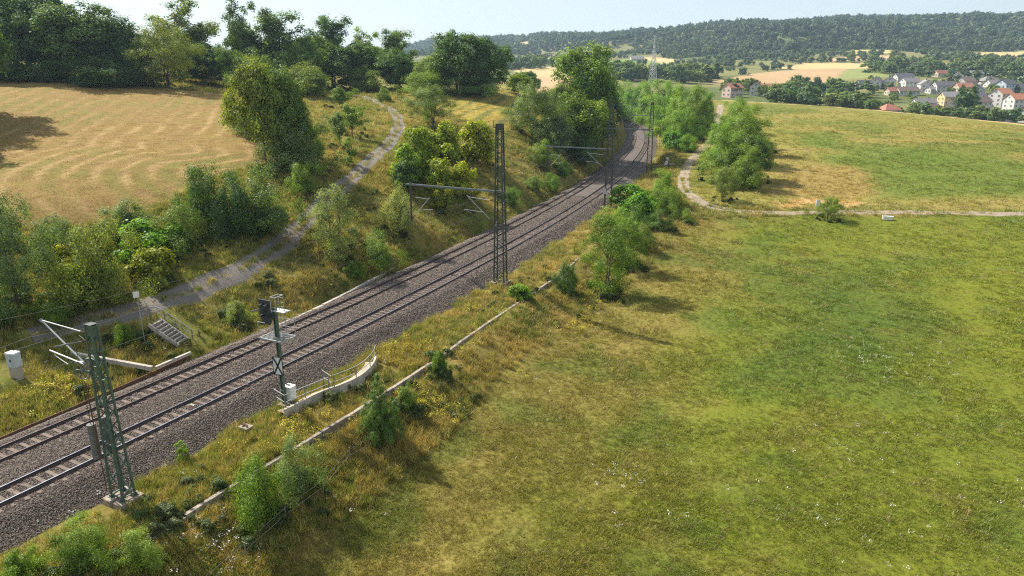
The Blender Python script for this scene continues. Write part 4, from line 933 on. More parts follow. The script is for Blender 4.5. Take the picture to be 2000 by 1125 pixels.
# ------------------------------------------------------------------ signal with cage, box, board
sb = P3(556, 788, -.62); hs = heading(14.5)-PI/2
sg = empty('railway_signal', tuple(sb), hs, 'grey-green railway signal post with dark lamp screen, work cage and black-crossed white board', 'signal')
mb = MB(); mb.bar((-.09,0,0), (-.09,0,6.7), .05, .20); mb.bar((.09,0,0), (.09,0,6.7), .05, .20); mb.bar((0,0,0), (0,0,6.7), .16, .03); mb.build('post', M_green, sg)
for z in (1.0, 2.2, 4.6): mb = MB(); mb.box((0,-.105,z), (.26,.03,.10)); mb.build('post_clamp', M_galv, sg)
mb = MB(); mb.box((0,0,-.3), (.7,.7,.62)); mb.build('foundation', M_concd, sg)
mb = MB()
for i in range(9): mb.bar((-.95, -.55+i*.14, 4.72), (.95, -.55+i*.14, 4.72), .03, .05)
mb.bar((-.95,-.62,4.72), (-.95,.62,4.72), .05,.08); mb.bar((.95,-.62,4.72), (.95,.62,4.72), .05,.08); mb.bar((-.98,-.64,4.72), (.98,-.64,4.72), .05,.1); mb.bar((-.98,.64,4.72), (.98,.64,4.72), .05,.1); mb.build('platform', M_galv, sg)
for (x, y) in ((-.95,-.62),(.95,-.62),(.95,.62),(-.95,.62)): mb = MB(); mb.tube([(x,y,4.7),(x,y,5.85)], .022, 6); mb.build('rail_post', M_galv, sg)
for z in (5.3, 5.83):
    for a, b in (((.95,-.62),(.95,.62)),((-.95,.62),(.95,.62)),((-.95,-.62),(-.3,-.62))): mb = MB(); mb.tube([(*a,z),(*b,z)], .018, 6); mb.build('handrail', M_galv, sg)
for x in (.22, .62): mb = MB(); mb.tube([(x,.2,4.75),(x,.2,7.6)], .022, 6); mb.build('ladder_upright', M_galv, sg)
for z in np.arange(5.0, 7.5, .3): mb = MB(); mb.tube([(.22,.2,z),(.62,.2,z)], .014, 5); mb.build('rung', M_galv, sg)
mb = MB(); mb.bar((-.2,.1,6.55), (.95,.1,6.55), .6,.04); mb.build('upper_step', M_galv, sg)
mb = MB()
for p, q in (((.22,.2,7.6),(.62,.2,7.6)),((.22,.2,7.6),(.22,-.5,7.6)),((.62,.2,7.6),(.62,-.5,7.6)),((.22,-.5,7.6),(.62,-.5,7.6)),((.62,-.5,7.6),(.62,-.5,6.6)),((.22,-.5,7.6),(.22,-.5,6.6))): mb.bar(p, q, .035)
mb.build('upper_cage', M_galv, sg)
hd = empty('signal_head', (-.62, -.2, 6.55)); hd.parent = sg; hd.rotation_euler = (0,0,.0)
mb = MB(); P = [(-.5,-.55),(.5,-.55),(.5,.65),(-.5,.65)]; Q = [(-.27,-1.0),(.27,-1.0),(.5,-.55),(-.5,-.55)]
for A in (P, Q): mb.hexa([(x,0,z) for x, z in A]+[(x,.10,z) for x, z in A])
mb.build('screen', M_sighead, hd)
mb = MB(); mb.box((0,.22,.0), (.55,.24,.8)); mb.build('lamp_box', M_galvd, hd)
for x, z in ((-.2,.3),(.2,.3),(0,-.1),(-.2,-.4),(.2,-.4)):
    mb = MB(); mb.tube([(x,-.005,z),(x,-.03,z)], .085, 10); mb.build('lens', M_black, hd)
    mb = MB()
    for k in range(6): a = PI*k/6; b = PI*(k+1)/6; mb.quad((x+.1*math.cos(a),-.02,z+.1*math.sin(a)), (x+.1*math.cos(b),-.02,z+.1*math.sin(b)), (x+.1*math.cos(b),-.32,z+.1*math.sin(b)-.02), (x+.1*math.cos(a),-.32,z+.1*math.sin(a)-.02))
    mb.build('hood', M_sighead, hd)
mb = MB(); mb.bar((.0,.15,0), (.62,.15,0), .08,.1); mb.bar((0,.15,-.4),(.62,.15,-.4), .08,.1); mb.build('head_bracket', M_galvd, hd)
mb = MB(); mb.tube([(-.1,.0,.1),(-.15,-1.0,.18)], .05, 8); mb.build('sight_tube', M_galvd, hd)
bd = empty('cross_board', (-.08,-.17,2.75)); bd.parent = sg; bd.rotation_euler = (0,0,.15); w, h = .36, .62
mb = MB(); mb.box((0,.012,0), (w*2,.02,h*2)); mb.build('plate', M_white, bd)
mb = MB()
for sx in (-1, 1): mb.bar((-sx*(w-.05),-.006,-(h-.03)), (sx*(w-.05),-.006,h-.03), .012, .11, up=(1,0,0))
mb.build('black_cross', M_black, bd)
mb = MB()
for a, b in (((-w,-h),(w,-h)),((w,-h),(w,h)),((w,h),(-w,h)),((-w,h),(-w,-h))): mb.bar((a[0],-.004,a[1]), (b[0],-.004,b[1]), .03,.035)
mb.build('black_border', M_black, bd)
bb = P3(568, 783, -.62); bx = empty('switch_box', tuple(bb), hs, 'small white switch box at the foot of the signal post', 'switch box')
mb = MB(); mb.box((0,0,.62), (.62,.5,.9)); mb.build('body', M_white, bx)
mb = MB(); mb.box((0,0,1.10), (.68,.56,.06)); mb.build('lid', M_white, bx)
mb = MB(); mb.box((-.316,0,.6), (.012,.40,.75)); mb.build('door', M_cab, bx)
mb = MB(); mb.box((-.1,0,1.16), (.25,.1,.06)); mb.build('lid_handle', M_black, bx)
mb = MB(); mb.box((0,0,.06), (.5,.4,.2)); mb.build('base', M_galvd, bx)

# ------------------------------------------------------------------ walkway with parapet and railings by the signal
wk = empty('walkway', tuple(P3(600, 785, -.75)), 0, 'concrete walkway with curved retaining wall and grey railings right of the signal', 'walkway'); o0 = Vector(wk.location)
fr = resample(smooth_line([P3(u, v, -.55)[:2] for u, v in ((556,806),(585,792),(625,771),(665,757),(705,738),(728,716),(735,700))]), .05); dfr = np.r_[0, np.cumsum(np.linalg.norm(np.diff(fr, axis=0), axis=1))]
def fa(t): return np.array([np.interp(t, dfr, fr[:,0]), np.interp(t, dfr, fr[:,1])])
Lf = dfr[-1]; npn = int(Lf/1.1)
for i in range(npn):
    a, b = fa(i*Lf/npn), fa((i+1)*Lf/npn-.025); mb = MB(); mb.bar((a[0]-o0.x, a[1]-o0.y, -.15), (b[0]-o0.x, b[1]-o0.y, -.15), .14, 1.2); mb.build('wall_panel', M_conc, wk)
tt = np.linspace(0, Lf*.96, 20); V = []; F = []
for i, t in enumerate(tt):
    p = fa(t); q = fa(min(t+.1, Lf)); n_ = unit(q-p); l = np.array((-n_[1], n_[0])); wd = .75
    V += [(*(p+l*.07-np.array((o0.x,o0.y))), .12), (*(p+l*wd-np.array((o0.x,o0.y))), .12), (*(p+l*wd-np.array((o0.x,o0.y))), -.3)]
for i in range(19): F += [(i*3, i*3+3, i*3+4, i*3+1), (i*3+1, i*3+4, i*3+5, i*3+2)]
inst('deck', np_mesh('deck', V, F, M_plinth), wk)
def rail_run(pts, zb, root, posts, hgt=1.05):
    for z in (.55, hgt):
        mb = MB(); mb.tube([(p[0]-o0.x, p[1]-o0.y, zb+z) for p in pts], .024, 6); mb.build('handrail', M_galv, root)
    for p in posts: mb = MB(); mb.bar((p[0]-o0.x, p[1]-o0.y, zb-.35), (p[0]-o0.x, p[1]-o0.y, zb+hgt), .06, .06); mb.build('rail_post', M_galvd, root)
pts = [fa(t) for t in np.linspace(Lf*.40, Lf, 24)]; rail_run(pts, .25, wk, [fa(t) for t in (Lf*.41, Lf*.60, Lf*.80, Lf*.99)])
c0 = fa(Lf*.40); n_ = unit(fa(Lf*.45)-c0); l = np.array((-n_[1], n_[0])); rail_run([c0+l*1.3, c0-n_*.1], .25, wk, [c0+l*1.25])
c1 = fa(Lf*.02); rail_run([c1+l*1.6, c1+l*.2, fa(Lf*.16)+l*.1, fa(Lf*.37)], .22, wk, [c1+l*.2, fa(Lf*.18)+l*.08, fa(Lf*.37), c1+l*1.55])

# ------------------------------------------------------------------ steps, sign post, cabinet, beam, small track gear
st0 = P3(356, 670, -.15); st1 = P3(303, 629, 1.55); dv = st1[:2]-st0[:2]; Ls = np.linalg.norm(dv); hst = math.atan2(dv[1], dv[0])
st = empty('steps', tuple(st0), hst, 'flight of concrete steps climbing the left bank from the track', 'steps'); ns = 8; rise = 1.7/ns; run = Ls/ns
for i in range(ns): mb = MB(); mb.box((run*(i+.5), 0, rise*(i+1)-.07), (run*1.0, 1.25, .14)); mb.box((run*i+.045, 0, rise*(i+1)+.004), (.09, 1.25, .02), mi=1); mb.build('step', [M_concd, M_conc], st); mb = MB(); mb.box((run*(i+.5)+.05, 0, rise*(i+.5)-.2), (run*.92, 1.2, rise+.25)); mb.build('riser', M_galvd if False else M_concd, st)
for y in (-.70, .70): mb = MB(); mb.bar((-.1,y,.05), (Ls+.1,y,1.72), .12, .26); mb.build('stringer', M_conc, st)
hr = empty('handrail', tuple(st0), hst, 'grey tubular handrail with mid rail beside the concrete steps', 'handrail')
for z in (.95, .5): mb = MB(); mb.tube([(-.5,-.85,z-.15),(Ls*.85,-.85,1.6+z-.15),(Ls+.3,-.85,1.72+z),(Ls+1.0,-.85,1.72+z)], .027, 6); mb.build('rail', M_galv, hr)
for x, z in ((-.4,.0),(Ls*.42,.75),(Ls*.86,1.5),(Ls+.95,1.72)): mb = MB(); mb.bar((x,-.85,z-.5), (x,-.85,z+.86), .05, .05); mb.build('post', M_galvd, hr)
sp = P3(277, 633, 1.75); sp[2] = Z1(sp[0], sp[1]); sH = ztop(sp[1], 570)-sp[2]
sn = empty('sign_post', tuple(sp), .35, 'thin grey post with small white square sign beside the gravel track', 'sign')
mb = MB(); mb.tube([(0,0,-.2),(0,0,sH)], .035, 8); mb.build('post', M_galv, sn)
mb = MB(); mb.box((-.05,-.05,sH-.22), (.42,.02,.44)); mb.build('sign_plate', M_white, sn)
mb = MB(); mb.box((0,0,.03), (.35,.35,.10)); mb.build('base', M_conc, sn)
cb = P3(36, 742, .0); cb[2] = Z1(cb[0], cb[1]); cH = ztop(cb[1], 690)-cb[2]
cbn = empty('control_cabinet', tuple(cb), hs+.25, 'grey control cabinet on a beige plinth at the left edge', 'cabinet')
mb = MB(); mb.box((0,0,.22*cH), (.66,.48,.5*cH)); mb.build('plinth', M_plinth, cbn)
mb = MB(); mb.box((0,0,.47*cH+.27*cH), (.72,.52,.54*cH)); mb.build('body', M_cab, cbn)
mb = MB(); mb.hexa([(-.39,-.29,cH*1.0),(.39,-.29,cH*1.0),(.39,.29,cH*1.0),(-.39,.29,cH*1.0),(-.37,-.27,cH*1.05),(.37,-.27,cH*1.05),(.37,.27,cH*1.05),(-.37,.27,cH*1.05)]); mb.build('lid', M_cabtop, cbn)
for x in (-.175,.175): mb = MB(); mb.box((x,-.266,.74*cH), (.33,.014,.48*cH)); d_ = mb.build('door', M_cab, cbn); mb = MB(); mb.box((x*.2,-.285,.74*cH), (.03,.03,.14)); mb.build('handle', M_black, d_)
bm = empty('concrete_beam', tuple(P3(297, 719, -.1)), 0, 'white concrete beam lying across the weeds behind the green mast', 'beam'); o1 = Vector(bm.location); q = P3(140, 691, .45); mb = MB(); mb.bar((0,0,-.02), tuple(Vector(q)-o1), .26, .32); mb.build('long_beam', M_conc, bm)
q = P3(372, 689, -.15); mb = MB(); mb.bar((.2,.12,-.02), tuple(Vector(q)-o1), .2, .2); mb.build('end_beam', M_conc, bm)
tl = P3(480, 838, -.72); t = empty('track_connector', tuple(tl), hs, 'small concrete block with rusty cable bracket at the ballast edge', 'track gear')
mb = MB(); mb.box((0,0,.05), (.75,.55,.30)); mb.build('block', M_concd, t); mb = MB(); mb.tube([(-.5,.1,.05),(-.2,.05,.35),(.15,0,.3),(.25,-.1,.2)], .05, 6); mb.tube([(-.1,-.15,.2),(-.1,.15,.4)], .045, 6); mb.build('bracket', M_rusto, t)
for (u, v), lb in (((478,752), 'rusty rail contact plate on the near rail, nearest the signal'), ((378,792), 'pale rusty connector plate lying between the rails of the right-hand track')):
    q = P3(u, v, -.12); o = empty('rail_contact', tuple(q), hs, lb, 'track gear'); mb = MB(); mb.box((0,0,.0), (.62,.18,.08)); mb.build('plate', M_rusto if u > 400 else M_plinth, o); mb = MB(); mb.box((.2,0,.06), (.14,.12,.07)); mb.build('clamp', M_rust, o)
q = [P3(486,752,-.2), P3(500,762,-.5), P3(512,775,-.75), P3(518,790,-.9)]; mb = MB(); mb.tube([tuple(Vector(x)-Vector(q[0])) for x in q], .03, 6); tag(mb.build('cable', M_galvd, None, True, tuple(q[0])), 'grey cable running from the near rail down the ballast to the signal', 'cable')
# thin wire fence at the foot of the bank
def wire_fence(px, label, h, post_h):
    P = [G(u, v) for u, v in px]; o = empty('wire_fence', tuple(P[0]), 0, label, 'fence'); a = Vector(P[0])
    for p in P: mb = MB(); mb.tube([tuple(Vector(p)-a+Vector((0,0,-.2))), tuple(Vector(p)-a+Vector((random.uniform(-.05,.05),0,post_h)))], .035, 6); mb.build('fence_post', M_post, o)
    for z in h:
        for p, q in zip(P[:-1], P[1:]): mb = MB(); mb.tube([tuple(Vector(p)-a+Vector((0,0,z))), tuple(Vector(q)-a+Vector((0,0,z)))], .006, 4); mb.build('fence_wire', M_wirel, o)
    return o
wire_fence([(395,1170),(480,1095),(560,1022),(632,968),(684,905),(742,872)], 'thin wire fence on grey posts below the concrete wall', (.55,.95), 1.05)
wire_fence([(1610,409),(1700,410),(1800,411),(1910,411),(1990,412),(2080,413)], 'thin wire fence along the far side of the field path', (.5,.9), 1.0)
b = G(1597,404); o = empty('marker_board', tuple(b), .2, 'white upright board standing beside the field path', 'board'); mb = MB(); mb.box((0,0,.65), (.75,.10,1.05)); mb.build('panel', M_white, o); mb = MB(); mb.box((-.25,0,.06), (.08,.08,.3)); mb.box((.25,0,.06), (.08,.08,.3)); mb.build('foot', M_galvd, o)
b = G(1733,430); o = empty('water_trough', tuple(b), -.35, 'white bathtub-like trough in the grass beside the field path', 'trough'); o.scale = (.8,.9,.85)
mb = MB(); prof = [(.95,.42,.75),(.86,.36,.12),(.70,.26,.0)]; k = 14; rings = []
for (rx, ry, z) in [(1.0,.46,.75)]+prof[1:]+[]: rings.append([(rx*math.copysign(abs(math.cos(a))**.6, math.cos(a)), ry*math.copysign(abs(math.sin(a))**.6, math.sin(a)), z) for a in np.linspace(0, 2*PI, k, endpoint=False)])
rings = [rings[2], rings[1], rings[0]]+[[(x*.9, y*.85, .74) for x, y, z in rings[0]], [(x*.8, y*.7, .2) for x, y, z in rings[1]]]
for r_ in rings: mb.v += r_
for i in range(4):
    for j in range(k): mb.f.append((i*k+j, i*k+(j+1) % k, (i+1)*k+(j+1) % k, (i+1)*k+j)); mb.m.append(0)
mb.f.append(tuple(4*k+j for j in range(k))); mb.m.append(0); mb.build('tub', M_white, o)
mb = MB(); mb.box((-.3,0,-.02), (.12,.6,.16)); mb.box((.5,0,-.02), (.12,.6,.16)); mb.build('stand', M_post, o)
b = G(1300,325); o = empty('concrete_sleeper', tuple(b), 0, 'pale concrete slab lying in dry grass left of the field path', 'slab'); q = Vector(G(1304,309))-Vector(b); mb = MB(); mb.bar((0,0,.12), tuple(q+Vector((0,0,.12))), .7, .22); mb.build('slab', M_conc, o); mb = MB(); mb.box(tuple(q*.5+Vector((0,0,.24))), (.1,.1,.04)); mb.build('lifting_eye', M_rust, o)
b = G(1311,326); o = empty('concrete_pipe', tuple(b), .4, 'short grey concrete pipe lying in the grass beside the field path', 'pipe'); mb = MB()
for i in range(14):
    a, a2 = 2*PI*i/14, 2*PI*(i+1)/14
    def pt(r, x, a): return (x, r*math.cos(a), .42+r*math.sin(a))
    mb.hexa([pt(.36,-.7,a), pt(.36,.7,a), pt(.36,.7,a2), pt(.36,-.7,a2), pt(.46,-.7,a), pt(.46,.7,a), pt(.46,.7,a2), pt(.46,-.7,a2)])
mb.build('shell', M_concd, o); mb = MB(); mb.box((0,0,-.02), (.2,.9,.12)); mb.build('chock', M_post, o)

# ------------------------------------------------------------------ trees and bushes one by one (base u, base v, top v, width in photo pixels)
BACK = 'trees of the tall wood edge behind the mown field'
T = [
 # wood edge behind the mown field, from the left
 ('broad2','tree','dark tall tree at the far left end of the wood edge, touching the photo border', -35,146,-30,150,'dark',BACK),
 ('broad1','tree','tall dark leafy tree second from the left in the wood edge', 38,150,-12,130,'dark',BACK),
 ('broad3','tree','tall dark tree third from the left in the wood edge, reaching the photo top', 105,152,-14,120,'deep',BACK),
 ('broad2','tree','dark round-topped tree right of the three tallest in the wood edge', 172,156,12,125,'dark',BACK),
 ('broad1','tree','dark tree where the wood edge steps down towards the willow', 232,160,38,105,'deep',BACK),
 ('willow','tree','rounded pale green willow in front of the dark wood edge', 330,172,46,120,'olive',None),
 ('airy1','tree','tall feathery pale tree rising behind the rounded willow', 352,158,-2,120,'sage',None),
 ('broad1','tree','low dark tree right of the rounded willow', 398,166,82,80,'deep',BACK),
 ('fruit','tree','small light green tree at the right end of the mown field', 438,172,95,62,'mid',None),
 ('airy1','tree','slender tall tree with open crown reaching the photo top, beside the broken oak', 477,166,-4,74,'dark',None),
 ('airy2','tree','open-crowned oak right of the slender tall tree', 545,170,24,112,'dark',None),
 ('broad3','tree','dense tree below and right of the open-crowned oak', 592,176,72,80,'mid',None),
 ('airy2','tree','dark tall pointed tree in the middle of the wood edge', 650,172,36,92,'dark',None),
 ('broad2','tree','leafy lower half tree under the dark pointed tree', 655,176,90,86,'dark',None),
 ('airy1','tree','thin-crowned tree between two darker trees of the wood edge', 718,172,58,72,'mid',None),
 ('airy2','tree','dark tree with ragged top right of the thin-crowned one', 772,174,62,92,'dark',None),
 ('broad1','tree','dense foot tree below the ragged dark tree', 780,178,100,84,'dark',None),
 ('broad3','tree','yellow-green broad low tree left of the tall dense pair', 843,178,112,80,'olive',None),
 ('broad2','tree','tall dense tree, left one of the pair beyond the golden field', 893,181,66,92,'dark',None),
 ('broad1','tree','tall dense tree, right one of the pair beyond the golden field', 955,183,80,76,'dark',None),
 ('broad2','tree','small round tree at the right end of the wood beyond the golden field', 1012,183,146,40,'mid',None),
 ('broad1','tree','shadowy second-row tree at the far left of the wood edge',-10,146,30,150,'deep',BACK,205),
 ('broad3','tree','shadowy second-row tree behind the third tall tree from the left',90,146,20,150,'deep',BACK,205),
 ('broad2','tree','shadowy second-row tree behind the step in the wood edge',170,150,45,150,'deep',BACK,205),
 ('broad1','tree','shadowy second-row tree just left behind the rounded willow',265,156,62,130,'deep',BACK,205),
 ('broad3','tree','shadowy second-row tree right behind the rounded willow',375,160,80,110,'dark',BACK,205),
 ('broad2','tree','low second-row tree left of the slender tall tree',445,164,96,90,'mid',BACK,210),
 ('broad1','tree','low second-row tree behind the open-crowned oak',520,166,80,110,'dark',BACK,212),
 ('broad3','tree','second-row tree between oak and dark pointed tree',612,168,74,100,'mid',BACK,215),
 ('broad2','tree','second-row tree behind the thin-crowned tree',700,168,86,90,'dark',BACK,220),
 ('broad1','tree','second-row tree behind the yellow-green broad tree',825,174,118,90,'mid',BACK,220),
 ('broad3','tree','second-row tree closing the gap left of the tall dense pair',862,176,100,80,'dark',BACK,222),
 # filling bushes at the wood foot
 ('shrub1','bush','dark bush at the foot of the wood edge, far left', 25,158,112,150,'deep',None),
 ('shrub2','bush','dark bush at the foot of the wood edge left of the willow', 200,168,112,160,'deep',None),
 ('shrub1','bush','shadowy bush directly left of the rounded willow', 268,168,116,90,'deep',None),
 ('shrub3','bush','green bush at the wood foot below the slender tall tree', 500,178,108,110,'mid',None),
 ('shrub2','bush','bush at the wood foot beside the farm track top', 705,180,132,80,'olive',None),
 ('shrub3','bush','wide olive bush under the yellow-green broad tree', 835,184,140,120,'mid',None),
 ('shrub1','bush','dark bush under the tall dense pair', 925,187,140,120,'dark',None),
 ('shrub2','bush','bush at the wood foot below the open-crowned oak', 590,186,124,120,'olive',None),
 # around the farm track
 ('broad3','tree','large light green tree standing at the corner of the mown field', 520,318,122,104,'olive',None),
 ('broad2','tree','darker tree leaning against the large light green one', 570,322,142,84,'dark',None),
 ('shrub3','bush','grey-green spreading bush at the foot of the two field corner trees', 575,332,232,150,'sage',None),
 ('shrub1','bush','dark round bush left of the field corner trees, at the field edge', 490,268,190,86,'sage',None),
 ('shrub2','bush','dark shaded bush right below the field corner trees', 605,318,235,64,'dark',None),
 ('fruit','tree','small fruit tree highest on the slope behind the field corner trees', 622,196,140,52,'olive',None),
 ('fruit','tree','small fruit tree with bare stem near the top of the farm track', 668,214,172,52,'mid',None),
 ('fruit','tree','fruit tree in the middle of the grassy slope beside the farm track', 688,268,206,60,'mid',None),
 ('fruit','tree','leaning fruit tree lower on the grassy slope', 664,290,222,50,'sage',None),
 ('sapling','bush','small vase-shaped shrub casting its shadow on the farm track', 681,322,270,30,'mid',None),
 ('shrub2','bush','small round bush on the outer side of the farm track bend', 750,199,170,32,'mid',None),
 ('willow','bush','grey-green rounded willow bush at the edge of the golden field', 846,246,167,78,'sage',None),
 # bank above the left track
 ('hazel1','bush','yellow-green bush at the upper left of the bank thicket', 815,325,252,66,'yellow','yellow-green bushes on the cutting bank'),
 ('hazel2','bush','yellow-green bush in the middle of the bank thicket', 866,308,240,76,'yellow','yellow-green bushes on the cutting bank'),
 ('hazel1','bush','yellow-green bush at the right end of the bank thicket', 928,316,238,74,'yellow','yellow-green bushes on the cutting bank'),
 ('hazel2','bush','leafy green bush at the near left end of the bank thicket', 800,352,284,62,'acid','yellow-green bushes on the cutting bank'),
 ('hazel1','bush','yellow-green bush in front of the bank thicket, above the long boom', 862,372,312,56,'yellow','yellow-green bushes on the cutting bank'),
 ('hazel2','bush','olive bush in front of the bank thicket, right above the boom', 904,380,318,56,'yellow','yellow-green bushes on the cutting bank'),
 ('hazel1','bush','small olive bush left of the drop post of the central mast', 790,368,315,44,'olive','yellow-green bushes on the cutting bank'),
 ('hazel2','bush','yellowish bush right under the boom of the central mast', 862,406,360,40,'gold',None),
 ('shrub2','bush','silvery grey willow shrub behind the drop post of the central mast', 778,452,366,66,'grey',None),
 ('birch','bush','upright silvery shrub standing beside the farm track', 658,505,368,76,'grey',None),
 ('shrub1','bush','dark green bush at the bank foot below the upright silvery shrub', 742,520,452,76,'mid',None),
 ('shrub3','bush','green bush at the bank foot behind the central mast', 996,398,366,52,'mid',None),
 ('shrub2','bush','small green bush at the bank foot right of the central mast', 1040,372,344,40,'mid',None),
 ('shrub1','bush','low green bush on the bank foot near the trackside duct', 1075,368,338,48,'acid',None),
 ('shrub2','bush','bright round bush beside the left track under the second boom', 1102,346,314,32,'bright',None),
 ('nearbush','bush','pale leafy weed bush beside the left track near the signal', 466,632,584,48,'pale',None),
 ('nearbush','bush','leafy green bush between the gravel track and the white beam', 245,672,628,52,'acid',None),
 ('nearbush','bush','low green weed clump between the two bank-foot bushes', 690,540,512,40,'acid',None),
 # trees between golden field and railway
 ('willow','tree','large grey-green tree at the right edge of the golden field', 1040,274,164,104,'sage',None),
 ('broad3','tree','silvery bushy tree right of the large grey-green one', 1082,306,228,66,'sage',None),
 ('broad2','tree','tallest tree in the centre, standing left of the railway bend', 1142,268,94,96,'mid',None),
 ('broad1','tree','lower light tree in front of the tallest centre tree', 1128,300,186,96,'mid',None),
 ('broad1','tree','dark shaded tree between the tallest centre tree and the rails', 1176,286,152,62,'dark',None),
 ('broad3','tree','grey-green tree left in front of the tallest centre tree', 1092,270,168,72,'olive',None),
 ('shrub2','bush','dark bush beside the left track below the centre trees', 1140,318,262,66,'dark',None),
 ('shrub1','bush','green bush left of the trackside below the grey-green tree', 1060,318,274,60,'mid',None),
 # acacias right of the bend
 ('acacia1','tree','bright green acacia at the left end of the row right of the bend', 1222,236,162,64,'bright','bright green acacias right of the railway bend'),
 ('acacia2','tree','bright green acacia second from the left right of the bend', 1266,246,160,62,'bright','bright green acacias right of the railway bend'),
 ('acacia1','tree','bright green acacia behind the dark masts', 1305,252,164,62,'bright','bright green acacias right of the railway bend'),
 ('acacia2','tree','large darker acacia at the right end of the row', 1352,262,170,76,'mid','bright green acacias right of the railway bend'),
 ('acacia1','tree','low acacia in front of the large darker one', 1336,276,214,60,'bright','bright green acacias right of the railway bend'),
 ('shrub2','bush','bright bush on the grass strip between rails and field path', 1338,296,262,48,'bright',None),
 ('shrub1','bush','small bright bush nearest the field path on the grass strip', 1368,272,246,26,'bright',None),
 ('acacia1','tree','bright green acacia filling the gap between the first and second of the row', 1245,240,166,64,'bright',None),
 ('acacia2','tree','bright green acacia right behind the dark masts at the bend', 1286,250,160,66,'bright',None),
 ('acacia1','tree','bright green acacia left of the large darker one', 1326,258,168,66,'bright',None),
 ('acacia2','tree','acacia behind the large darker one at the row end', 1372,248,180,56,'bright',None),
 ('acacia1','bush','low bright green bush skirting the acacia row behind the masts', 1300,272,222,60,'bright',None),
 ('hazel1','bush','bright leafy bush at the grass strip edge left of the field path', 1318,290,258,44,'bright',None),
 # row right of the field path
 ('acacia2','tree','dense tree in the heart of the row right of the path', 1456,300,206,84,'mid','trees in the row right of the field path'),
 ('acacia1','tree','leafy tree on the path side of the row', 1412,330,238,74,'bright','trees in the row right of the field path'),
 ('acacia2','tree','low tree at the meadow corner of the row', 1452,366,286,76,'mid','trees in the row right of the field path'),
 ('shrub3','bush','shaggy bush in front of the trackside thicket at the path bend', 1318,412,372,46,'olive',None),
 ('shrub1','bush','dark bush on the rough slope below the thicket', 1286,452,410,50,'dark',None),
 ('shrub2','bush','green bush between birch and the trackside thicket', 1215,462,408,56,'mid',None),
 ('broad3','tree','dark filling tree behind the silvery bushy one by the railway', 1110,288,196,80,'dark',None),
 ('broad1','tree','light green tree low at the railway edge of the centre trees', 1160,292,204,66,'olive',None),
 ('acacia1','tree','farthest tree of the row on the right of the field path', 1436,262,192,58,'bright','trees in the row right of the field path'),
 ('acacia2','tree','second farthest tree of the row right of the field path', 1440,292,208,78,'mid','trees in the row right of the field path'),
 ('acacia1','tree','broad middle tree of the row right of the field path', 1450,324,222,92,'mid','trees in the row right of the field path'),
 ('acacia2','tree','second nearest tree of the row right of the field path', 1424,352,262,88,'mid','trees in the row right of the field path'),
 ('broad3','tree','shaded tree on the meadow side of the row right of the path', 1470,352,268,70,'dark','trees in the row right of the field path'),
 ('willow','tree','nearest small tree of the row, standing by itself at the path bend', 1410,390,326,56,'olive',None),
 ('willow','tree','lone small tree standing beside the field path at the white board', 1616,428,384,44,'mid',None),
 # bushes along the right of the track, ahead
 ('acacia2','bush','bright green bush at the path bend, farthest of the trackside thicket', 1290,402,334,66,'bright',None),
 ('hazel1','bush','bright leafy bush left in the trackside thicket', 1232,410,362,66,'bright',None),
 ('hazel2','bush','bright leafy bush in the middle of the trackside thicket', 1252,438,378,70,'bright',None),
 ('shrub3','bush','dark green bush on the meadow side of the trackside thicket', 1300,424,368,66,'mid',None),
 ('shrub1','bush','dark bush behind the yellowish one in the trackside thicket', 1240,470,402,60,'dark',None),
 ('shrub2','bush','yellowish small bush at the right side of the birch', 1256,492,438,50,'olive',None),
 ('birch','tree','tall drooping birch at the end of the concrete wall', 1184,574,414,84,'mid',None),
 ('birch','tree','second birch stem crown behind the tall drooping one', 1222,520,430,62,'mid',None),
 ('shrub2','bush','dark leafy bush growing over the concrete wall left of the birch', 1104,572,512,54,'dark',None),
 ('shrub1','bush','small dark bush on the rough slope right of the thicket', 1340,436,408,26,'mid',None),
 ('hazel1','bush','low bright bush on the verge below the central mast', 1016,584,556,38,'bright',None),
 # along the concrete wall
 ('pine','tree','young dark green pine in front of the concrete wall', 744,856,735,92,'pine',None),
 ('nearbush','bush','low leafy bush clinging to the wall behind the young pine', 795,800,752,52,'mid',None),
 ('nearbush','bush','small dark bush growing over the concrete wall right of the pine', 860,728,680,44,'mid',None),
 ('shrub1','bush','silvery leafy bush over the wall at lower left, right one of two', 584,968,858,128,'grey','large leafy bushes over the wall at lower left'),
 ('shrub2','bush','dark leafy bush over the wall at lower left, left one of two', 505,1012,888,136,'mid','large leafy bushes over the wall at lower left'),
 ('shrub3','bush','leafy bush hiding the wall near the bottom left corner', 165,1105,1026,170,'mid',None),
 ('shrub1','bush','leafy bush at the bottom edge right of the corner bush', 270,1104,1036,120,'mid',None),
 ('nearbush','bush','pale bush cut off by the bottom left corner of the photo', 40,1140,1075,90,'acid',None),
 ('sapling','bush','spiky upright green weed at the ballast edge right of the green mast', 357,902,862,30,'acid',None),
 # thicket left of the gravel track
 ('willow','tree','tall grey-green willow at the left border above the gravel track', 40,612,388,150,'sage',None),
 ('willow','tree','second grey-green willow right behind the border one', 118,540,422,96,'sage',None),
 ('shrub3','bush','large olive bush right of the grey-green willows', 205,592,440,150,'olive',None),
 ('hazel2','bush','yellow-green bush between the willows and the large olive bush', 140,560,482,70,'gold',None),
 ('hazel1','bush','acid green bush below the yellow-green one', 150,600,520,80,'yellow',None),
 ('hazel2','bush','vivid green rounded bush behind the large olive bush', 292,512,432,116,'bright',None),
 ('shrub2','bush','grey-green bush at the mown field edge above the vivid green one', 258,462,388,94,'sage',None),
 ('shrub1','bush','olive bush right of the vivid green one', 352,488,404,106,'olive',None),
 ('hazel1','bush','yellowish bush in front of the vivid green one', 302,552,488,74,'gold',None),
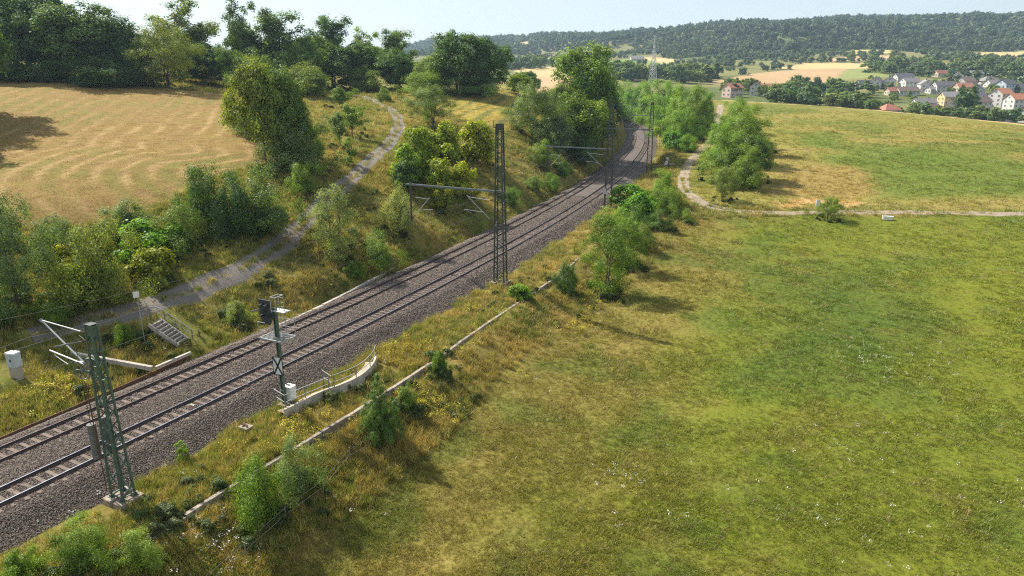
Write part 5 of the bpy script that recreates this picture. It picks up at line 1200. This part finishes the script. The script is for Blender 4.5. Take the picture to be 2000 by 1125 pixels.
 ('shrub3','bush','dark tall bush, left one of the big pair beside the gravel track', 408,446,322,120,'dark',None),
 ('shrub1','bush','big round grey-green bush, right one of the big pair beside the gravel track', 520,452,330,130,'sage',None),
 ('shrub2','bush','dark bush filling the gap between the big pair', 462,462,350,100,'dark',None),
 ('shrub3','bush','small dark bush at the far end of the big pair', 594,378,318,76,'mid',None),
 ('shrub2','bush','shadowed bush low at the left border behind the cabinet', -20,640,540,120,'dark',None),
 ('shrub1','bush','dark brushwood beside the gravel track under the willows', 110,618,568,110,'mid',None),
]
for key, nm, lb, u, v, vt, w, tint, gp, *yy in T: grow(key, nm, nm, lb, u, v, vt, w, tint, gp, *yy)
# trees outside the left border, whose shade falls into the mown field
for (x, y, h, w) in ((-87,107,23,12),(-93,101,20,12),(-89,115,24,12),(-90,92,17,10),(-78,92,19,11),(-75,83,15,9)): plant('broad1', 'tree', 'tree', 'dark tree beyond the left border that shades the mown field', (x, y, Z1(x,y)), h, w, 'dark', 'trees beyond the left border')
# low growth that reads as one mass: weeds on the banks, undergrowth of the thickets
def scatter_weeds():
    x, y, r = polar(9000, 26, 200, .8); c, reg = colour_at(x, y); d, s = lateral(x, y); f = fbm(x, y, 9, 200, 3)
    k = (reg == 0) & ((d > 5) | (d < -9.2)) & (f > .63-.08*rng.random(len(x))); 
    for P_, w in PATHS: k &= polydist(P_[::3], x, y, False) > w*.7
    x, y = x[k], y[k]; n = len(x); ms = [PROTO[q][0] for q in ('nearbush','hazel1','sapling')]; sc = .08+.13*rng.random(n)**2
    tl = np.array([TINT[q] for q in ('mid','olive','acid','pale','yellow')])*1.15; points_on('bank_weeds', np.stack([x, y, Z(x,y)], 1), ms, rng.integers(0,3,n), np.stack([0*x, 0*x, rng.random(n)*6.28], 1), np.stack([sc*1.3, sc*1.3, sc], 1), tl[rng.integers(0,5,n)])
    tx = np.array(TREES); q = []
    for X, Y, r_ in TREES:
        if Y < 260:
            k = int(6+r_*2.2); a = rng.random(k)*6.28; e = r_*(.3+.8*rng.random(k)); q.append(np.stack([X+e*np.cos(a), Y+e*np.sin(a)], 1))
    q = np.concatenate(q); d, s = lateral(q[:,0], q[:,1]); c, reg = colour_at(q[:,0], q[:,1]); k = ((d > 5.2) | (d < -10)) & ~np.isin(reg, (2,3))
    for P_, w in PATHS: k &= polydist(P_[::3], q[:,0], q[:,1], False) > w*.7
    q = q[k]; n = len(q); sc = .10+.16*rng.random(n)**1.5
    points_on('undergrowth', np.c_[q, Z(q[:,0], q[:,1])], ms, rng.integers(0,2,n), np.stack([0*sc, 0*sc, rng.random(n)*6.28], 1), np.stack([sc*1.3, sc*1.3, sc], 1), tl[rng.integers(0,3,n)]*.9)
M_leafi = foliage('leaf_small', .38, 'INST')
for q in ('nearbush','hazel1','sapling'):
    me = PROTO[q][0].copy(); me.materials.clear(); me.materials.append(M_leafi); PROTO[q] = (me,)+PROTO[q][1:]
scatter_weeds()

# ------------------------------------------------------------------ village: houses with walls, roof, windows, doors
def wallmat(nm, c): return simple(nm, c, .9, var=.06, scale=.5, bump=0)
WALL = {'white': wallmat('white_render', (.56,.545,.515)), 'cream': wallmat('cream_render', (.50,.42,.30)), 'blue': wallmat('pale_blue_render', (.50,.58,.66)), 'grey': wallmat('grey_render', (.48,.47,.46)), 'ochre': wallmat('ochre_render', (.55,.40,.20)), 'pink': wallmat('pink_render', (.62,.45,.38))}
ROOF = {'slate': simple('slate_roof', (.10,.095,.105), .6, var=.15, scale=1, bump=0), 'brown': simple('brown_tile_roof', (.17,.115,.095), .8, var=.15, scale=1, bump=0), 'red': simple('red_tile_roof', (.33,.13,.085), .8, var=.18, scale=1, bump=0), 'orange': simple('orange_tile_roof', (.42,.17,.09), .8, var=.15, scale=1, bump=0), 'grey': simple('grey_tile_roof', (.22,.20,.20), .7, var=.15, scale=1, bump=0)}
def house(label, u, v, Y, L, D, storeys, rz, wall, roof, hip=False, pitch=.62):
    L *= .88; D *= .88
    p = PY(u, v, Y); p[2] = Z1(p[0], p[1]); g = np.random.default_rng(int(u*7+v)); o = empty('house', tuple(p), rz, label, 'house', 'village houses')
    H = 2.75*storeys+.5; x, y = L/2, D/2; rh = y*pitch*1.15; rdg = x*(.35 if hip else 1)
    mb = MB(); mb.box((0,0,H/2-1.5), (L,D,H+3))
    if not hip:
        for s in (-1, 1):
            n = len(mb.v); mb.v += [(s*x,-y,H),(s*x,y,H),(s*x,0,H+rh)]; mb.f.append((n,n+1,n+2) if s > 0 else (n+1,n,n+2)); mb.m.append(0)
    mb.build('wall', WALL[wall], o)
    mb = MB(); e = .55; t = .22; zz = H-e*rh/y
    if hip:
        A = [(-x-e,-y-e,zz),(x+e,-y-e,zz),(x+e,y+e,zz),(-x-e,y+e,zz)]; n = 0; mb.v = A+[(-rdg,0,H+rh),(rdg,0,H+rh)]; mb.f = [(0,1,5,4),(2,3,4,5),(1,2,5),(3,0,4),(3,2,1,0)]; mb.m = [0]*5
    else:
        for s in (-1, 1): mb.hexa([(-x-e,s*(y+e),zz),(x+e,s*(y+e),zz),(x+e,0,H+rh),(-x-e,0,H+rh),(-x-e,s*(y+e),zz+t),(x+e,s*(y+e),zz+t),(x+e,0,H+rh+t),(-x-e,0,H+rh+t)])
    rf = mb.build('roof', ROOF[roof], o)
    mb = MB(); cx = x*g.uniform(-.5,.5); mb.box((cx, .6, H+rh+.1), (.8,.8,1.7)); mb.build('chimney', ROOF['brown'], rf)
    def win(c, rot, w=1.25, h=1.3, nm='window', m=M_glass):
        mb = MB(); mb.box((0,0,0), (w,.05,h)); r = mb.build(nm, m, o); r.location = c; r.rotation_euler = (0,0,rot)
        mb = MB()
        for q in ((0,0,h/2+.06,w+.24,.12),(0,0,-h/2-.06,w+.24,.12)): mb.box((0,-.02,q[2]), (q[3],.10,q[4]))
        for sx in (-1,1): mb.box((sx*(w/2+.06),-.02,0), (.12,.10,h))
        mb.box((0,-.03,0), (.07,.05,h)); mb.build('frame', M_white, r); return r
    nw = max(2, int(L/3.0))
    for st_ in range(storeys):
        z = 1.7+2.75*st_
        for i in range(nw):
            if g.random() < .12: continue
            xx = -x+L*(i+.5)/nw
            if st_ == 0 and i == nw//2: win((xx,-y-.02,1.25), 0, 1.1, 2.1, 'door', M_post)
            else: win((xx,-y-.02,z), 0)
        for s in (-1, 1):
            for j in (-.25, .25): win((s*(x+.02), j*D, z), s*PI/2)
    if not hip:
        for s in (-1, 1): win((s*(x+.02), 0, H+rh*.3), s*PI/2, 1.1, 1.1)
    return o
HOUSES = [
 ('pink-walled red-roofed house in the small hamlet left of the wood',1430,187,470,13,9,2,.5,'pink','red'),
 ('white gable house with red roof in the small hamlet, right of the pink one',1476,182,490,11,9,2,1.2,'white','red'),
 ('low red-roofed barn at the back of the small hamlet',1456,170,540,16,9,1,.1,'white','red'),
 ('red-roofed house half hidden by trees at the right end of the small hamlet',1522,168,545,12,9,1,.2,'pink','red'),
 ('red-roofed house behind the white gable house of the small hamlet',1492,168,545,14,9,1,.1,'pink','red'),
 ('lone house with hipped red roof just beyond the wheat strip',1736,214,400,11,9,1,.15,'pink','red',True),
 ('dark slate-roofed house at the upper left corner of the village',1690,160,610,16,10,1,.15,'grey','slate'),
 ('white house with dark roof, leftmost of the slate-roofed row',1712,159,605,13,10,2,.9,'white','slate'),
 ('white gable house in the upper slate-roofed row, showing a bright gable',1738,158,610,14,11,2,1.1,'white','brown'),
 ('wide slate-roofed house on the upper left village ridge',1764,150,660,18,10,1,.1,'white','slate'),
 ('grey-roofed house below the wide slate-roofed one',1776,163,600,16,10,2,.2,'white','grey'),
 ('long brown-roofed house in the middle of the upper row',1772,171,560,20,9,1,.15,'white','brown'),
 ('white house with steep grey gable at the centre of the village',1808,166,580,12,11,2,1.3,'white','grey'),
 ('red low-roofed house in the front of the slate-roofed row',1748,169,560,14,8,1,.1,'cream','red'),
 ('white cube-like garage house beside the cream house',1822,168,570,9,7,1,.2,'white','grey'),
 ('brown-roofed white house with long eaves in the village middle',1842,166,570,17,10,2,.05,'white','slate'),
 ('red-roofed cream house right of the long-eaved white house',1882,168,560,14,10,2,.05,'cream','red'),
 ('dark red-roofed house at the top edge of the village',1836,142,700,14,9,1,.3,'cream','red'),
 ('black-roofed chalet at the top edge of the village',1872,146,680,12,10,1,1.1,'white','slate'),
 ('grey-roofed house at the upper edge beside the village wood',1905,140,710,15,9,1,.2,'white','grey'),
 ('dark broad-roofed house in the upper right of the village',1888,156,630,18,11,1,.4,'grey','brown'),
 ('big grey hipped-roof house in the upper right of the village',1932,152,640,20,12,1,.25,'white','grey',True),
 ('white house with shallow grey roof at the upper right',1944,154,615,15,10,1,.1,'white','grey'),
 ('pale blue gable house at the upper right of the village',1966,163,585,15,11,2,.35,'blue','slate'),
 ('white house with dark roof at the right border, upper row',1996,163,585,12,10,1,.3,'white','slate'),
 ('white flat-looking house between the blue gable and the wood',1914,166,570,12,9,1,.9,'white','grey'),
 ('white long house with grey roof left of the tall conifers',1806,190,490,16,9,1,.0,'white','grey'),
 ('ochre-fronted long house with grey roof in the second row',1860,186,505,18,10,2,.05,'ochre','grey'),
 ('white gable house with grey roof in the second row right',1905,186,505,14,10,2,.15,'white','slate'),
 ('white house with brown roof in front of the second row gable house',1914,195,480,14,9,2,.12,'white','brown'),
 ('tall white house with orange roof and many windows at the right',1956,184,500,15,11,3,.45,'white','orange'),
 ('long white apartment house with orange roof at the right border',1996,199,470,22,11,3,.12,'white','orange'),
 ('white bungalow with brownish roof lowest in the village',1816,206,455,12,9,1,.05,'white','brown'),
 ('white house half hidden by the tall conifers',1862,205,460,10,9,2,1.0,'white','grey'),
 ('red-roofed white house right of the tall conifers',1914,207,455,10,8,1,.1,'white','red'),
 ('low house with wide grey roof near the lower right corner of the village',1945,220,430,17,10,1,.05,'grey','grey'),
 ('white house cut by the right border at the bottom of the village',2005,226,425,12,10,2,.5,'white','brown'),
 ('low orange-roofed shed beside the white bungalow',1846,209,450,9,6,1,.05,'ochre','orange'),
]
for h in HOUSES: house(*h)
for h in (('isolated white farm shed in the far fields left of the pylon',1243,122,1080,22,12,1,.1,'white','grey'),): house(*h)

# ------------------------------------------------------------------ village trees, far hedges
def far_tree(lb, grp, u, v, Y, H, Wd, tint='far', kind=None):
    p = PY(u, v, Y); p[2] = Z1(p[0], p[1]); plant(kind or random.choice(('distant1','distant2','distant1','distant3')), 'tree', 'tree', lb, p, H, Wd, tint, grp, trunk=(Y < 520))
g2 = np.random.default_rng(5)
def grove(lb, n, box, Hh, Ww, tints=('far','far','farlight','dark'), kind=None):
    for _ in range(n):
        t = g2.random(); (u0, v0, y0), (u1, v1, y1) = box; q = g2.random()
        ti = tints[g2.integers(len(tints))]; w_ = {'far':'mid green','farlight':'light green','dark':'dark green','deep':'blackish','mid':'fresh green'}[ti]; l_ = '%s %s, %s end' % (w_, lb.replace('dark ', '', 1), ('left','middle','right')[min(2, int(t*3))]) if t < .333 or t > .666 else '%s %s, middle part' % (w_, lb.replace('dark ', '', 1))
        far_tree(l_, l_.replace(' tree ', ' trees ', 1), u0+(u1-u0)*t, v0+(v1-v0)*q, y0+(y1-y0)*q, Hh*(.75+.5*g2.random()), Ww*(.75+.5*g2.random()), ti, kind)
grove('dark tree in the wood between wheat strip and village', 40, ((1500,186,480),(1690,206,405)), 9.5, 11)
grove('tree between the wheat strip and the first village houses', 16, ((1690,196,455),(1790,216,400)), 6.5, 8)
grove('round tree below the brown field left of the village', 16, ((1545,166,560),(1700,172,540)), 11, 12)
grove('tree along the lower edge of the village beyond the wheat strip', 30, ((1770,222,430),(2010,240,385)), 7.5, 8)
grove('garden tree among the village houses', 34, ((1700,150,660),(2010,196,490)), 5.5, 6, ('far','farlight','mid'))
grove('tree in the belt above the village', 48, ((1690,132,800),(2020,140,720)), 14, 14)
grove('tree in the small hamlet left of the wood', 12, ((1405,172,540),(1530,188,460)), 9, 9)
grove('conifer in the tall dark group in front of the village houses', 7, ((1862,216,435),(1905,220,425)), 17, 6, ('deep','dark'), 'distant3')
grove('tree in the wood beyond the acacias', 60, ((1195,160,620),(1400,150,720)), 13, 13)
grove('single hedge tree on the terraced fields', 10, ((1660,128,950),(1760,124,1000)), 11, 11)
grove('hedge tree between the far fields behind the centre trees', 26, ((985,138,760),(1110,118,1100)), 11, 12)
grove('tree by the field corner beyond the golden field', 12, ((985,170,330),(1060,165,420)), 10, 9)

# ------------------------------------------------------------------ forested hills
def forest():
    n = 60000; x = rng.uniform(-700, 2600, n); y = rng.uniform(950, 3300, n); c, reg = colour_at(x, y); z = Z(x, y); dens = fbm(x, y, 130, 301, 3)
    wood = (reg == 7) & ((z > 66+40*(dens-.5)) & (y > 1150) | (dens > .53))
    vis = (x > -.15*y-80) & (x < .86*y+120)                  # what lies in view from this bank and a step aside
    k = wood & vis; x, y, z, dens = x[k], y[k], z[k], dens[k]; n = len(x)
    g = np.random.default_rng(77); ms = []
    for q in range(4):
        cen = np.concatenate([unit(g.normal(size=(16,3)))*np.array((3.4,3.4,3.0))*(.5+.5*g.random((16,1)))+np.array((0,0,8.0)), g.normal(size=(6,3))*np.array((2,2,1.2))+np.array((0,0,4))])
        V, F, C = leaves(cen, np.full(22, 2.1), 330, 1.7, g, .75, leaf_var=.14); ms.append(np_mesh('far_crown', V, F, M_far, C))
    t = np.array((.078,.118,.040))[None]*(.45+.6*fbm(x, y, 70, 8, 3)[:,None]+.5*fbm(x, y, 320, 18, 2)[:,None])*(1+.2*g.normal(size=(n,1))); lt = g.random(n) < .13; t[lt] = np.array((.15,.18,.06))
    s = .65+.95*g.random(n)**1.7; s = s*(1+.15*(y > 2000))*(.7+.6*fbm(x, y, 90, 28, 2)); points_on('hill_forest', np.stack([x, y, z-1.5], 1), ms, g.integers(0,4,n), np.stack([0*s, 0*s, g.random(n)*6.28], 1), np.stack([s*1.1, s*1.1, s], 1), np.clip(t, .01, 1))
    # loose bushes and hedges over the valley floor
    n = 16000; x = rng.uniform(-200, 1900, n); y = rng.uniform(420, 1500, n); c, reg = colour_at(x, y); dens = fbm(x, y, 55, 401, 3)
    k = np.isin(reg, (0,7)) & (dens > .52) & (x > -.1*y) & (x < .85*y+60) & (y > 600+150*(x < 380)); x, y = x[k], y[k]; n = len(x); s = .45+.5*g.random(n)
    points_on('valley_thickets', np.stack([x, y, Z(x,y)-1.5], 1), ms, g.integers(0,4,n), np.stack([0*s, 0*s, g.random(n)*6.28], 1), np.stack([s*1.2, s*1.2, s], 1), np.array((.10,.145,.05))*(.8+.5*g.random((n,1))))
forest()

# ------------------------------------------------------------------ power pylon with its lines, mast on the hill
pb = PY(1274, 168, 520); pb[2] = Z1(pb[0], pb[1]); pH = ztop(520, 70)-pb[2]
py = empty('power_pylon', tuple(pb), .3, 'grey lattice power pylon rising behind the acacias', 'pylon')
def pc(k, z): w = 2.6*(1-z/pH)**1.25+.22; return Vector(((-1,1,1,-1)[k]*w, (-1,-1,1,1)[k]*w, z))
zs = [pH*(1-(1-i/13)**1.25) for i in range(14)]
for k in range(4):
    mb = MB()
    for i in range(13): mb.bar(pc(k,zs[i]), pc(k,zs[i+1]), .22)
    mb.build('leg', M_galv, py)
mb = MB()
for i in range(12):
    for k in range(4): mb.bar(pc(k,zs[i]), pc((k+1)%4,zs[i+1]), .12); mb.bar(pc((k+1)%4,zs[i]), pc(k,zs[i+1]), .12)
tag(mb.build('lacing', M_galv, py), kind='stuff')
ARM = []
for z, w in ((pH*.62,5.2),(pH*.76,4.2),(pH*.88,3.2)):
    mb = MB(); mb.bar((-w,0,z), (w,0,z), .2); mb.bar((-w,0,z), (0,0,z+1.1), .12); mb.bar((w,0,z), (0,0,z+1.1), .12); mb.build('cross_arm', M_galv, py); ARM += [(-w, z), (w, z)]
nx_ = PY(2250, 110, 830)
for i, (w, z) in enumerate(ARM+[(0, pH)]):
    a = np.array(py.matrix_basis @ Vector((w, 0, z-.4))) if False else np.array((pb[0]+w*math.cos(.3), pb[1]+w*math.sin(.3), pb[2]+z-.3)); e = np.array((nx_[0]+w, nx_[1]+w*.3, nx_[2]+4+(z-pH)*.9))
    wire('thin power line wire stretching right from the lattice pylon', sag(a, e, 9, 24), .022, M_wirel, 'power line wires right of the pylon', 'power_line')
ab = PY(1492, 60, 1930); ab[2] = Z1(ab[0], ab[1])+4; aH = ztop(1930, 36)-ab[2]
an = empty('radio_mast', tuple(ab), 0, 'thin radio mast standing on the ridge of the wooded hill', 'mast'); mb = MB(); mb.tube([(0,0,-4),(0,0,aH*.7),(0,0,aH)], [1.3,1.0,.35], 6); mb.build('mast_tube', M_galvd, an); mb = MB(); mb.tube([(0,0,aH*.72),(0,0,aH*.78)], 1.9, 8); mb.tube([(0,0,aH*.55),(0,0,aH*.58)], 1.9, 8); mb.build('antenna_ring', M_galvd, an)

# ------------------------------------------------------------------ air
def haze():
    x0, x1, y0, y1 = -1550, 2900, -300, 3900
    zb = float(_ZZ[(GY >= y0-50)][:, :].min())-2; zt = 262
    mb = MB(); mb.hexa([(x0,y0,zb),(x1,y0,zb),(x1,y1,zb),(x0,y1,zb),(x0,y0,zt),(x1,y0,zt),(x1,y1,zt),(x0,y1,zt)])
    m = bpy.data.materials.new('haze'); m.use_nodes = True; N = m.node_tree.nodes; N.remove(N['Principled BSDF']); v = N.new('ShaderNodeVolumePrincipled')
    v.inputs['Color'].default_value = (.58,.79,1.0,1); v.inputs['Density'].default_value = HAZE; v.inputs['Anisotropy'].default_value = .2; m.node_tree.links.new(v.outputs[0], N['Material Output'].inputs['Volume'])
    tag(mb.build('haze', m), kind='stuff')
HAZE = .00012
haze()
